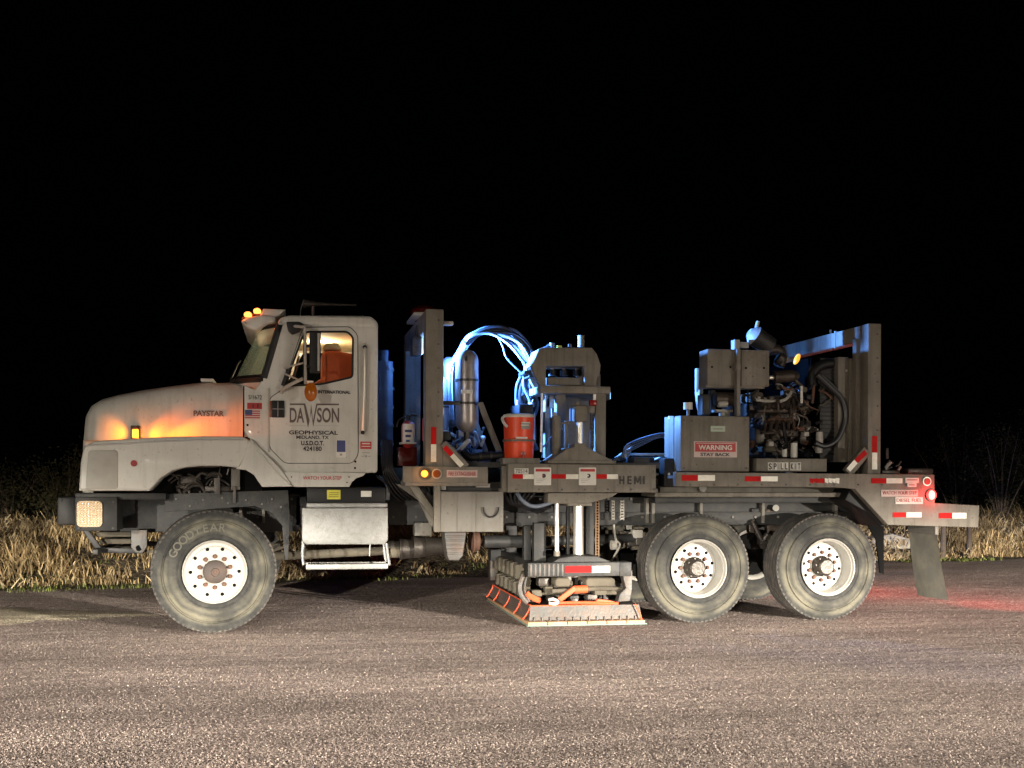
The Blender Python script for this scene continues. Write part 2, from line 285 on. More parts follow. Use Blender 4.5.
    def obj(s, name, parent=None, smooth=35, label=None, **kw):
        if parent is not None and name not in WHOLE:
            groups = s.clusters()
            if len(groups) > 1:
                outs = []
                for g in groups:
                    c = B(*s.mats); c.bm.free(); c.bm = s.bm.copy(); keep = set(g); c.bm.faces.ensure_lookup_table()
                    bmesh.ops.delete(c.bm, geom=[f for f in c.bm.faces if f.index not in keep], context='FACES')
                    bmesh.ops.delete(c.bm, geom=[v for v in c.bm.verts if not v.link_faces], context='VERTS')
                    outs.append(c.obj1(name, parent, smooth, label, **kw))
                s.bm.free(); return outs[0]
        return s.obj1(name, parent, smooth, label, **kw)
    def clusters(s, gap=0.012):
        bm = s.bm; bmesh.ops.remove_doubles(bm, verts=bm.verts, dist=1e-6); bm.faces.ensure_lookup_table(); bm.faces.index_update(); seen = [False] * len(bm.faces); isl = []
        for f in bm.faces:
            if seen[f.index]: continue
            st = [f]; seen[f.index] = True; fs = []; lo = [1e9] * 3; hi = [-1e9] * 3
            while st:
                q_ = st.pop(); fs.append(q_.index)
                for v in q_.verts:
                    for k in range(3): lo[k] = min(lo[k], v.co[k]); hi[k] = max(hi[k], v.co[k])
                    for l in v.link_faces:
                        if not seen[l.index]: seen[l.index] = True; st.append(l)
            isl.append([fs, lo, hi])
        if len(isl) > 400: return [list(range(len(bm.faces)))]
        n = len(isl); par = list(range(n))
        def fnd(i):
            while par[i] != i: i = par[i]
            return i
        for i in range(n):
            for j in range(i):
                if all(isl[i][1][k] - gap < isl[j][2][k] and isl[j][1][k] - gap < isl[i][2][k] for k in range(3)): par[fnd(i)] = fnd(j)
        g = {}
        for i in range(n): g.setdefault(fnd(i), []).extend(isl[i][0])
        return sorted(g.values(), key=len, reverse=True)
    def obj1(s, name, parent=None, smooth=35, label=None, **kw):
        bmesh.ops.remove_doubles(s.bm, verts=s.bm.verts, dist=1e-6) if len(s.bm.verts) < 60000 else None
        me = bpy.data.meshes.new(name); s.bm.to_mesh(me); s.bm.free()
        for m in s.mats: me.materials.append(m)
        if smooth: me.shade_smooth(); me.set_sharp_from_angle(angle=R_(smooth))
        o = bpy.data.objects.new(name, me); COL.objects.link(o)
        if parent: adopt(o, parent)
        if label: o['label'] = label
        for k, v in kw.items(): o[k] = v
        return o
def adopt(o, parent):
    bpy.context.view_layer.update(); o.parent = parent; o.matrix_parent_inverse = parent.matrix_world.inverted()
def empty(name, loc, parent=None, **kw):
    o = bpy.data.objects.new(name, None); COL.objects.link(o); o.location = loc; o.empty_display_size = 0.2
    bpy.context.view_layer.update()
    if parent: adopt(o, parent)
    for k, v in kw.items(): o[k] = v
    return o

# ------------------------------------------------------------------ ground
def ground_mat(name, c1, c2, c3, sc1=55, bumpd=0.012, stain=True):
    m = bpy.data.materials.new(name); m.use_nodes = True; nt = m.node_tree; b = nt.nodes['Principled BSDF']; L = nt.links.new
    b.inputs['Roughness'].default_value = 0.9; b.inputs['Specular IOR Level'].default_value = 0.25
    c = nt.nodes.new('ShaderNodeTexCoord')
    v = nt.nodes.new('ShaderNodeTexVoronoi'); v.inputs['Scale'].default_value = sc1; L(c.outputs['Object'], v.inputs['Vector'])
    sp = nt.nodes.new('ShaderNodeSeparateColor'); L(v.outputs['Color'], sp.inputs[0])
    cr = nt.nodes.new('ShaderNodeValToRGB'); cr.color_ramp.elements[0].color = (*c1, 1); cr.color_ramp.elements[1].color = (*c3, 1); cr.color_ramp.elements[1].position = 0.95
    e = cr.color_ramp.elements.new(0.55); e.color = (*c2, 1)
    L(sp.outputs[0], cr.inputs[0])
    n = nt.nodes.new('ShaderNodeTexNoise'); n.inputs['Scale'].default_value = 0.55; n.inputs['Detail'].default_value = 7; n.inputs['Roughness'].default_value = 0.62
    mp = nt.nodes.new('ShaderNodeMapping'); mp.inputs['Scale'].default_value = (0.45, 1.6, 1); mp.inputs['Rotation'].default_value = (0, 0, 0.16); L(c.outputs['Object'], mp.inputs[0]); L(mp.outputs[0], n.inputs['Vector'])
    mr = nt.nodes.new('ShaderNodeMapRange'); mr.inputs[1].default_value = 0.3; mr.inputs[2].default_value = 0.7; mr.inputs[3].default_value = 0.55; mr.inputs[4].default_value = 1.4
    L(n.outputs[0], mr.inputs[0]); hs = nt.nodes.new('ShaderNodeHueSaturation'); L(mr.outputs[0], hs.inputs['Value']); L(cr.outputs[0], hs.inputs['Color']); L(hs.outputs[0], b.inputs['Base Color'])
    n4 = nt.nodes.new('ShaderNodeTexNoise'); n4.inputs['Scale'].default_value = 1.2; n4.inputs['Detail'].default_value = 3; L(c.outputs['Object'], n4.inputs['Vector'])
    mr4 = nt.nodes.new('ShaderNodeMapRange'); mr4.inputs[3].default_value = 0.485; mr4.inputs[4].default_value = 0.515; L(n4.outputs[0], mr4.inputs[0]); L(mr4.outputs[0], hs.inputs['Hue'])
    n3 = nt.nodes.new('ShaderNodeTexNoise'); n3.inputs['Scale'].default_value = sc1 * 1.1; n3.inputs['Detail'].default_value = 4; n3.inputs['Roughness'].default_value = 0.7; L(c.outputs['Object'], n3.inputs['Vector'])
    sub = nt.nodes.new('ShaderNodeMath'); sub.operation = 'SUBTRACT'; L(n3.outputs[0], sub.inputs[0]); L(v.outputs['Distance'], sub.inputs[1])
    bp = nt.nodes.new('ShaderNodeBump'); bp.inputs['Strength'].default_value = 1; bp.inputs['Distance'].default_value = bumpd
    L(sub.outputs[0], bp.inputs['Height'])
    n5 = nt.nodes.new('ShaderNodeTexNoise'); n5.inputs['Scale'].default_value = 3.5; n5.inputs['Detail'].default_value = 5; L(mp.outputs[0], n5.inputs['Vector'])
    bp2 = nt.nodes.new('ShaderNodeBump'); bp2.inputs['Strength'].default_value = 1; bp2.inputs['Distance'].default_value = 0.05; L(n5.outputs[0], bp2.inputs['Height']); L(bp2.outputs[0], bp.inputs['Normal'])
    L(bp.outputs[0], b.inputs['Normal'])
    return m
GR = ground_mat('chip_seal', (0.12, 0.092, 0.085), (0.35, 0.275, 0.25), (0.62, 0.51, 0.45), 95, 0.008)
b = B(GR); b.box(-200, 200, -60, 300, -0.5, 0, 0)
b.obj('ground', smooth=0, kind='structure')
import numpy as np
rng = np.random.default_rng(3)
def pebbles(n):
    zc = 5.6 + 13 * rng.random(n) ** 1.7; xc = (rng.random(n) * 2 - 1) * (0.50 * zc)
    gx = CP.x + RT.x * xc + FW.x * zc; gy = CP.y + RT.y * xc + FW.y * zc
    sz = 0.0031 + 0.0040 * rng.random(n) ** 2; base = np.array([(1, 0, 0), (0, 1, 0), (-1, 0, 0), (0, -1, 0), (0, 0, 1), (0, 0, -1)], float)
    V = base[None] * (sz[:, None] * (0.7 + 0.6 * rng.random((n, 6))))[:, :, None]
    V += rng.normal(0, 0.18, (n, 6, 3)) * sz[:, None, None]; a = rng.random(n) * 6.28; c, s_ = np.cos(a), np.sin(a)
    X = V[:, :, 0] * c[:, None] - V[:, :, 1] * s_[:, None] + gx[:, None]; Y = V[:, :, 0] * s_[:, None] + V[:, :, 1] * c[:, None] + gy[:, None]; Z = V[:, :, 2] * 0.9 + sz[:, None] * 0.35
    co = np.stack([X, Y, Z], -1).reshape(-1, 3)
    F = np.array([(0, 1, 4), (1, 2, 4), (2, 3, 4), (3, 0, 4)]); idx = (F[None] + (np.arange(n) * 6)[:, None, None]).reshape(-1)
    me = bpy.data.meshes.new('gravel'); me.vertices.add(n * 6); me.vertices.foreach_set('co', co.reshape(-1).astype(np.float32))
    nf = n * 4; me.loops.add(nf * 3); me.loops.foreach_set('vertex_index', idx.astype(np.int32)); me.polygons.add(nf); me.polygons.foreach_set('loop_start', np.arange(0, nf * 3, 3, dtype=np.int32)); me.update(calc_edges=True)
    return me
pm = bpy.data.materials.new('stone_chips'); pm.use_nodes = True; nt = pm.node_tree; pb = nt.nodes['Principled BSDF']; pg = nt.nodes.new('ShaderNodeNewGeometry'); pr = nt.nodes.new('ShaderNodeValToRGB')
pr.color_ramp.elements[0].color = (0.09, 0.07, 0.064, 1); pr.color_ramp.elements[1].color = (0.44, 0.365, 0.32, 1); e_ = pr.color_ramp.elements.new(0.6); e_.color = (0.33, 0.26, 0.235, 1)
nt.links.new(pg.outputs['Random Per Island'], pr.inputs[0]); pc_ = nt.nodes.new('ShaderNodeTexCoord'); pmp = nt.nodes.new('ShaderNodeMapping'); pmp.inputs['Scale'].default_value = (0.45, 1.6, 1); pmp.inputs['Rotation'].default_value = (0, 0, 0.16); pn = nt.nodes.new('ShaderNodeTexNoise'); pn.inputs['Scale'].default_value = 0.55; pn.inputs['Detail'].default_value = 7; pn.inputs['Roughness'].default_value = 0.62
nt.links.new(pc_.outputs['Object'], pmp.inputs[0]); nt.links.new(pmp.outputs[0], pn.inputs['Vector']); pmr = nt.nodes.new('ShaderNodeMapRange'); pmr.inputs[1].default_value = 0.3; pmr.inputs[2].default_value = 0.7; pmr.inputs[3].default_value = 0.55; pmr.inputs[4].default_value = 1.4; nt.links.new(pn.outputs[0], pmr.inputs[0])
phs = nt.nodes.new('ShaderNodeHueSaturation'); nt.links.new(pr.outputs[0], phs.inputs['Color']); nt.links.new(pmr.outputs[0], phs.inputs['Value']); nt.links.new(phs.outputs[0], pb.inputs['Base Color']); pb.inputs['Roughness'].default_value = 0.8
pme = pebbles(170000); pme.materials.append(pm); po = bpy.data.objects.new('loose_gravel', pme); COL.objects.link(po); po['kind'] = 'stuff'; po['label'] = 'small loose stone chips scattered over the lot'; po['category'] = 'gravel'
e0, e1 = G(0, 592), G(1024, 559)
eu = (e1 - e0).normalized(); ev = Vector((-eu.y, eu.x, 0)); elen = (e1 - e0).length
def hn(x, y):
    return 0.5 * math.sin(x * 0.9 + 1.3 * math.sin(y * 0.7)) + 0.3 * math.sin(x * 2.3 + y * 1.7 + 1) + 0.2 * math.sin(x * 5.1 - y * 3.3)
def bank(s, t):
    k = min(max((t - 0.15) / 2.6, 0), 1); k = k * k * (3 - 2 * k)
    left = min(max((9 - s) / 10, 0), 1)
    return 0.006 + k * (0.34 + 0.16 * left + 0.10 * hn(s, t)) + 0.02 * hn(s * 3, t * 3) * min(t, 1)
def bp_(s, t): 
    p = e0 + eu * s + ev * t; return Vector((p.x, p.y, bank(s, t)))
SOIL = ground_mat('verge_soil', (0.04, 0.03, 0.02), (0.11, 0.085, 0.055), (0.22, 0.18, 0.12), 22, 0.03)
bm = bmesh.new(); ns, nt_ = 170, 44; gr = []
ts = [0.0, 0.05, 0.12, 0.2, 0.3] + [0.3 + 0.18 * i for i in range(1, 33)] + [8, 11, 16, 25, 45, 90, 160]
for i in range(ns + 1):
    s_ = -14 + 52 * i / ns; gr.append([bm.verts.new(bp_(s_ , t + ((0.20 * hn(s_ * 1.6, 3) + 0.08 * hn(s_ * 6, 1)) if t < 0.4 else 0))) for t in ts])
for i in range(ns):
    for j in range(len(ts) - 1): bm.faces.new((gr[i][j], gr[i + 1][j], gr[i + 1][j + 1], gr[i][j + 1]))
bb = B(SOIL); bb.bm = bm; bb.obj('grass_verge', smooth=60, kind='structure')

def leafmat(name, ca, cb, rough=0.7):
    m = bpy.data.materials.new(name); m.use_nodes = True; nt = m.node_tree; b = nt.nodes['Principled BSDF']; L = nt.links.new
    g = nt.nodes.new('ShaderNodeNewGeometry'); cr = nt.nodes.new('ShaderNodeValToRGB')
    cr.color_ramp.elements[0].color = (*ca, 1); cr.color_ramp.elements[1].color = (*cb, 1); L(g.outputs['Random Per Island'], cr.inputs[0])
    c = nt.nodes.new('ShaderNodeTexCoord'); n = nt.nodes.new('ShaderNodeTexNoise'); n.inputs['Scale'].default_value = 1.1; n.inputs['Detail'].default_value = 5; L(c.outputs['Object'], n.inputs['Vector'])
    mr = nt.nodes.new('ShaderNodeMapRange'); mr.inputs[1].default_value = 0.32; mr.inputs[2].default_value = 0.68; mr.inputs[3].default_value = 0.45; mr.inputs[4].default_value = 1.35; L(n.outputs[0], mr.inputs[0])
    hs = nt.nodes.new('ShaderNodeHueSaturation'); L(cr.outputs[0], hs.inputs['Color']); L(mr.outputs[0], hs.inputs['Value']); L(hs.outputs[0], b.inputs['Base Color'])
    b.inputs['Roughness'].default_value = rough; b.inputs['Specular IOR Level'].default_value = 0.2
    return m
DRY = leafmat('dry_straw', (0.12, 0.075, 0.03), (0.75, 0.56, 0.30))
GRN = leafmat('green_blade', (0.08, 0.11, 0.02), (0.30, 0.34, 0.09))
LEAF = leafmat('dull_leaf', (0.02, 0.022, 0.01), (0.075, 0.065, 0.03))
TWIG = mat('twig_bark', (0.09, 0.06, 0.045), 0.8)
def blades(n, gen, m, name, **kw):
    vs, fs = [], []
    for _ in range(n):
        r = gen()
        if r is None: continue
        p, h, wd, lean, az = r
        a = random.uniform(0, math.pi); dx = Vector((math.cos(a), math.sin(a), 0)) * wd / 2; L_ = Vector((math.cos(az), math.sin(az), 0)) * lean * h
        k = len(vs); mid = p + Vector((0, 0, h * 0.55)) + L_ * 0.3; top = p + Vector((0, 0, h * (1 - 0.35 * lean))) + L_
        vs += [p - dx, p + dx, mid + dx * 0.8, mid - dx * 0.8, top]; fs += [(k, k + 1, k + 2, k + 3), (k + 3, k + 2, k + 4)]
    me = bpy.data.meshes.new(name); me.from_pydata(vs, [], fs); me.materials.append(m)
    o = bpy.data.objects.new(name, me); COL.objects.link(o)
    for a_, v_ in kw.items(): o[a_] = v_
rs = random.random
def gdry():
    s = -3 + rs() * 34; t = 0.35 + 5.5 * rs() ** 1.3
    cl = hn(s * 1.7, t * 2.1) + 0.6 * hn(s * 4.3 + 2, t * 5)
    if cl < -0.28 + 0.65 * rs(): return None
    leftk = min(max((6 - s) / 6, 0), 1)
    h = 0.68 * (0.14 + 0.22 * rs() + 0.13 * max(cl, 0)) * (0.55 + 0.5 * leftk + (0.75 if s > 16.5 else 0)) * (0.5 if t < 0.7 else 1) * (1 + 0.5 * min(t / 4, 1))
    if rs() < 0.03: h *= 1.6
    return bp_(s, t), h, 0.008 + 0.016 * rs() ** 2, 0.2 + 1.1 * rs(), rs() * 6.28
blades(95000, gdry, DRY, 'dry_grass', kind='stuff', label='tangled dry straw grass covering the bank behind the truck', category='grass')
def gmat():
    s = -3 + rs() * 34; t = 0.25 + 4.5 * rs() ** 1.2
    if hn(s * 1.3 + 3, t * 1.9) < -0.1 + 0.5 * rs(): return None
    p = bp_(s, t); p.z += 0.16 * rs() * min(t, 1)
    return p, 0.10 + 0.16 * rs(), 0.012 + 0.016 * rs(), 1.0 + 1.2 * rs(), rs() * 6.28
blades(42000, gmat, leafmat('straw_thatch', (0.22, 0.15, 0.075), (0.80, 0.64, 0.40)), 'dry_thatch', kind='stuff', label='matted pale straw lying between the grass stalks', category='grass')
def ggrn():
    s = -3 + rs() * 34; t = -0.22 + 1.8 * rs() ** 1.4
    if hn(s * 1.9, t * 2.5) < -0.1 + 0.7 * rs(): return None
    return bp_(s, t), 0.015 + 0.06 * rs(), 0.006 + 0.008 * rs(), 0.5 * rs(), rs() * 6.28
blades(17000, ggrn, GRN, 'green_grass', kind='stuff', label='short green grass along the edge of the gravel', category='grass')

def shrub(s, t, hgt, rad, n, label, leaves=LEAF, grp='bushes beyond the bank'):
    base = bp_(s, t); root = empty('bush', base, label=label, category='bush', group=grp)
    tb = B(TWIG); vs, fs = [], []
    for k in range(16):
        az = rs() * 6.28; ln = hgt * (0.5 + 0.6 * rs()); sp = rad * (0.25 + 0.8 * rs())
        pts = [base + Vector((math.cos(az) * sp * u, math.sin(az) * sp * u, ln * (u ** 0.8))) + Vector((rs() - .5, rs() - .5, 0)) * 0.1 * u for u in (0, .3, .6, 1)]
        tb.tube(pts, lambda u: 0.02 * (1 - u) + 0.003, 5, 3)
        for j in range(n // 16):
            u = rs() ** 0.6; i = min(int(u * 3), 2); f = u * 3 - i; c = pts[i].lerp(pts[i + 1], f) + Vector((random.gauss(0, 1), random.gauss(0, 1), random.gauss(0, .8))) * 0.16 * rad
            sz = 0.015 + 0.03 * rs(); a = Vector((random.gauss(0, 1), random.gauss(0, 1), random.gauss(0, 1))).normalized(); bq = a.orthogonal().normalized() * sz * 0.5; kk = len(vs)
            vs += [c - a * sz, c + bq, c + a * sz, c - bq]; fs.append((kk, kk + 1, kk + 2, kk + 3))
    tb.obj('stem', root)
    me = bpy.data.meshes.new('foliage'); me.from_pydata(vs, [], fs); me.materials.append(leaves); o = bpy.data.objects.new('foliage', me); COL.objects.link(o); adopt(o, root)
def at_st(px, t):                                       # bank coordinate s for a photo column at distance t behind the kerb line
    p = e0 + ev * t; r = ray(px, HZ); A = Vector((CP.x, CP.y)); den = r.x * eu.y - r.y * eu.x; 
    return ((p.x - A.x) * r.y - (p.y - A.y) * r.x) / (eu.x * r.y - eu.y * r.x) * -1 
shrub(at_st(62, 4.2), 4.2, 1.35, 0.7, 2600, 'twiggy dark bush right behind the front bumper on the bank')
shrub(at_st(8, 6.0), 6.0, 1.2, 1.0, 2600, 'low dark bush farthest to the left on the bank')
shrub(at_st(1002, 3.2), 3.2, 2.1, 0.9, 4200, 'tall leafy bush just right of the lit red tail lamp')
shrub(at_st(958, 5.0), 5.0, 2.4, 1.0, 4200, 'dark bush farther back, between rear frame and red tail lamp')
shrub(at_st(1050, 4.4), 4.4, 2.6, 1.3, 4200, 'widest dark bush, farthest to the right of the truck')

PALE = ground_mat('pale_ground', (0.30, 0.25, 0.19), (0.45, 0.38, 0.28), (0.62, 0.54, 0.42), 60, 0.008, False)  # low patch of paler ground
bm = bmesh.new(); c0 = G(28, 616); ring_ = []; n_ = 40
ctr = bm.verts.new((c0.x, c0.y, 0.022)); prev_r = None
for lev, (f, z) in enumerate(((.5, .018), (.8, .011), (1.0, .001))):
    cur = []
    for k in range(n_):
        a = 2 * math.pi * k / n_; rr_ = f * (1 + .28 * math.sin(3 * a + 1) + .18 * math.sin(7 * a) + .08 * math.sin(13 * a)); q_ = RT * math.cos(a) * rr_ * .95 + FW * math.sin(a) * rr_ * .62
        cur.append(bm.verts.new((c0.x + q_.x, c0.y + q_.y, z)))
    for k in range(n_):
        if prev_r is None: bm.faces.new((ctr, cur[k], cur[(k + 1) % n_]))
        else: bm.faces.new((prev_r[k], cur[k], cur[(k + 1) % n_], prev_r[(k + 1) % n_]))
    prev_r = cur
bb = B(PALE); bb.bm = bm; bb.obj('pale_patch', smooth=60, kind='structure')

# pale broken concrete and two fence stakes behind the rear wheels
CONC = mat('pale_concrete', (0.45, 0.42, 0.37), 0.85, dirt=0.6, dirtcol=(0.2, 0.17, 0.13), dscale=6, bump=0.5, bscale=20)
p = bp_(at_st(892, 1.3), 1.3); cb = B(CONC)
cb.plate([(p.x - 0.42, 0.0), (p.x - 0.36, 0.36), (p.x + 0.02, 0.43), (p.x + 0.38, 0.33), (p.x + 0.42, 0.0)], p.y, p.y + 0.6, 0.02, world=True)
cb.obj('concrete_block', smooth=30, label='pale broken concrete block behind the rear wheel', category='block')
POSTM = mat('weathered_wood', (0.13, 0.10, 0.075), 0.85, dirt=0.6, dirtcol=(0.05, 0.04, 0.03), dscale=14, bump=0.4)
for px, lab in ((943, 'short wooden stake right behind the hanging mudflap'), (969, 'short wooden stake below the tail end of the deck')):
    p = bp_(at_st(px, 0.45), 0.45); sb = B(POSTM); sb.cyl((p.x, p.y, -0.05), (p.x + 0.02, p.y, 0.72), 0.055, 0.045, 10); sb.cyl((p.x + 0.02, p.y, 0.72), (p.x + 0.021, p.y, 0.75), 0.045, 0.02, 10)
    sb.obj('wooden_stake', label=lab, category='stake', group='stakes behind the tail')

# ================================================================== THE TRUCK
T = empty('seismic_vibrator_truck', (3.5, 1.22, 0), label='white cabbed truck with a grey deck, lift mast, baseplate and rear engine pack', category='truck')
YN, YF = 0.0, 2.45

# ---- chassis
b = B(DGREY)
for y0, y1 in ((0.80, 0.88), (1.57, 1.65)):
    b.pbox(120, 495, 300, 532, y0, y1, 0.004, dq=0.8); b.pbox(296, 497, 905, 524, y0, y1, 0.004, dq=0.8)
b.pbox(503, 512, 905, 525, 0.74, 0.80, 0.004)
for px in (150, 300, 440, 520, 640, 660, 780, 900):
    x = q(px, 510, 0.8)[0]; b.box(x, x + 0.09, 0.88, 1.57, 0.95, 1.2, 0.004)
b.use(BOXG)
for k in range(64):
    px = 190 + k * 11.3; py = 499 if k % 2 else 517; p = P(px, py, 0.80 if px < 503 or py < 511 else 0.74); b.cyl(p + Vector((0, 0.003, 0)), p - Vector((0, 0.016, 0)), 0.014, seg=6)
for px in (239, 262, 646, 652, 700, 762, 835):
    b.pbox(px, 498, px + 3, 523, 0.72, 0.80, 0.002)
b.obj('frame_rail', T)
b = B(DGREY)                                       # belly cross tube, springs and axles
for x in (q(699, 560, 0)[0], q(829, 560, 0)[0], 0.0):
    b.cyl((x, 0.35, 0.54), (x, 2.1, 0.54), 0.085, seg=16); b.lathe([(-0.25, 0.05), (-0.22, 0.2), (0, 0.26), (0.22, 0.2), (0.25, 0.05)], Matrix.Translation((x, 1.22, 0.54)), 20)
b.obj('axle', T)
b = B(MUD)
xs = [q(137, 540, 0.62)[0], q(292, 530, 0.62)[0]]
for k in range(6):
    z = 0.86 - k * 0.035; sh = 0.12 * k
    b.tube([(xs[0] + sh, 0.66, z - 0.10 + 0.02 * k), (0 - 0.3, 0.66, z - 0.20), (0.3, 0.66, z - 0.20), (xs[1] - sh, 0.66, z - 0.06)], 0.016, 4, 5)
    b.tube([(xs[0] + sh, 1.8, z - 0.10 + 0.02 * k), (0 - 0.3, 1.8, z - 0.20), (0.3, 1.8, z - 0.20), (xs[1] - sh, 1.8, z - 0.06)], 0.016, 4, 5)
b.obj('leaf_spring', T)

# ---- wheels
def tyre_prof(Rr, wd, rb=0.298):
    p = [(0.035, rb), (0.018, rb + 0.012), (0.006, rb + 0.04), (0.0, rb + 0.09), (0.002, Rr - 0.155), (0.010, Rr - 0.12), (0.014, Rr - 0.115), (0.022, Rr - 0.07), (0.040, Rr - 0.022), (0.052, Rr - 0.008)]
    tr = []; y = 0.058; n = 5; pitch = (wd - 0.116) / n
    for k in range(n):
        tr += [(y, Rr), (y + pitch * 0.78, Rr), (y + pitch * 0.80, Rr - 0.016), (y + pitch * 0.98, Rr - 0.016)] if k < n - 1 else [(y, Rr), (y + pitch, Rr)]
        y += pitch
    return p, tr, [(wd - a, r) for a, r in reversed(p)]
def make_wheel(name, Rr, wd, inset, front):
    root = empty(name, (0, 0, 0))
    a, t, c = tyre_prof(Rr, wd)
    tb = B(RUBBER); tb.lathe(a, seg=96); tb.use(TREAD).lathe([a[-1]] + t + [c[0]], seg=96); tb.use(RUBBER).lathe(c, seg=96)
    tb.use(RUBBER)
    for rr in (Rr - 0.10, 0.345):
        tb.lathe([(0.012, rr - 0.010), (-0.001, rr - 0.003), (-0.001, rr + 0.003), (0.012, rr + 0.010)], seg=96)
    tb.use(TREAD)                                   # shoulder lugs
    for k in range(72):
        an = 2 * math.pi * k / 72
        M = Matrix.Rotation(an, 4, 'Y') @ Matrix.Translation((Rr - 0.012, 0.045, 0)); tb.box(-0.012, 0.0135, 0.0, 0.035, -0.015, 0.015, 0.004, M)
        M = Matrix.Rotation(an + 0.05, 4, 'Y') @ Matrix.Translation((Rr - 0.012, wd - 0.045, 0)); tb.box(-0.012, 0.0135, -0.03, 0.0, -0.015, 0.015, 0.004, M)
    if front:
        tb.use(TLETTER)
        for word, mid, stp in (('GOODYEAR', 118, 10.5),):
            for i, ch in enumerate(word):
                an = R_(mid - (i - (len(word) - 1) / 2) * stp)
                cu = bpy.data.curves.new('t', 'FONT'); cu.body = ch; cu.size = 0.105 if mid > 0 else 0.07; cu.align_x = 'CENTER'; cu.align_y = 'CENTER'; cu.extrude = 0.003; cu.offset = 0.0015
                o = bpy.data.objects.new('t', cu); COL.objects.link(o); dg = bpy.context.evaluated_depsgraph_get(); dg.update(); me = bpy.data.meshes.new_from_object(o.evaluated_get(dg))
                rad = 0.415; M = Matrix.Translation((math.cos(an) * rad, -0.001, math.sin(an) * rad)) @ Matrix.Rotation(-(an - math.pi / 2), 4, 'Y') @ Matrix.Rotation(R_(90), 4, 'X')
                tb.mesh(me, M); bpy.data.objects.remove(o); bpy.data.curves.remove(cu)
    ty = tb.obj('tyre', root, smooth=40)
    rb = B(RIM)
    di = inset
    rb.lathe([(0.035, 0.288), (0.012, 0.296), (0.0, 0.299), (-0.004, 0.296), (0.002, 0.288), (0.02, 0.284), (0.035, 0.270), (di * 0.5 + 0.03, 0.262), (di + 0.02, 0.252 if not front else 0.245), (di + 0.004, 0.236), (di, 0.215), (di, 0.02)], seg=72)
    rb.lathe([(wd - 0.04, 0.288), (wd, 0.306), (wd - 0.02, 0.284), (wd - 0.05, 0.262), (di + 0.06, 0.25)], seg=48)
    rb.obj('rim', root)
    hb = B(VOID)                                    # ventilation holes
    rh = 0.222 if front else 0.200
    for k in range(10):
        an = R_(36 * k + (12 if not front else 108)); c = Vector((math.cos(an) * rh, di, math.sin(an) * rh)); hb.cyl(c + Vector((0, 0.012, 0)), c - Vector((0, 0.003, 0)), 0.0165, seg=14)
    hb.obj('vent_hole', root)
    nb = B(RUST); rl = 0.146
    for k in range(10):
        an = R_(36 * k + (90 if front else 108)); c = Vector((math.cos(an) * rl, di, math.sin(an) * rl))
        nb.cyl(c, c - Vector((0, 0.012, 0)), 0.022, seg=14); nb.cyl(c, c - Vector((0, 0.035, 0)), 0.016, seg=6)
    nb.obj('lug_nut', root)
    hub = B(GREASE if not front else HUBM)
    if front: hub.lathe([(di, 0.112), (di - 0.045, 0.108), (di - 0.055, 0.095), (di - 0.058, 0.04), (di - 0.066, 0.035), (di - 0.066, 0.0)], seg=36); hub.use(RUST).lathe([(di - 0.067, 0.016), (di - 0.074, 0.014), (di - 0.074, 0.0)], seg=10)
    else:
        hub.lathe([(di, 0.112), (di - 0.06, 0.108), (di - 0.07, 0.10), (di - 0.085, 0.088), (di - 0.125, 0.082), (di - 0.135, 0.07), (di - 0.135, 0.0)], seg=32)
        for k in range(8):
            an = R_(45 * k + 10); c = Vector((math.cos(an) * 0.098, di - 0.06, math.sin(an) * 0.098)); hub.cyl(c, c - Vector((0, 0.03, 0)), 0.009, seg=6)
    hub.obj('hub', root)
    dk = B(VOID); dk.lathe([(di + 0.03, 0.0), (di + 0.03, 0.235), (wd - 0.06, 0.255), (wd - 0.03, 0.25), (wd - 0.02, 0.0)], seg=32); dk.obj('brake_drum', root)  # near-black drum added so the back of the wheel reads as shade
    return root
def copy_tree(o, parent=None):
    c = o.copy(); COL.objects.link(c); c.parent = parent
    for ch in o.children: copy_tree(ch, c)
    return c
RF, RR = 0.578, 0.555
wf = make_wheel('wheel', RF, 0.40, 0.014, True); wr = make_wheel('wheel', RR, 0.44, 0.165, False)
wrx = [q(699.2, 568, 0)[0], q(828.5, 568, 0)[0]]
def place_wheel(w_, loc, rz, spin):
    w_.rotation_mode = 'XYZ'; M = Matrix.Translation(loc) @ Matrix.Rotation(rz, 4, 'Z') @ Matrix.Rotation(spin, 4, 'Y')
    w_.parent = T; w_.matrix_parent_inverse = Matrix.Identity(4); w_.matrix_basis = T.matrix_world.inverted() @ M
bpy.context.view_layer.update()
place_wheel(wf, (0.022, 0.0, RF), R_(7), 0); wf2 = copy_tree(wf); place_wheel(wf2, (0, YF, RF), math.pi + R_(7), 1.0)
cs = [wr, copy_tree(wr), copy_tree(wr), copy_tree(wr)]
place_wheel(cs[0], (wrx[0], 0.0, RR), 0, 0.0); place_wheel(cs[1], (wrx[1], 0.0, RR), 0, 0.35)
place_wheel(cs[2], (wrx[0], YF, RR), math.pi, 0.5); place_wheel(cs[3], (wrx[1], YF, RR), math.pi, 0.9)

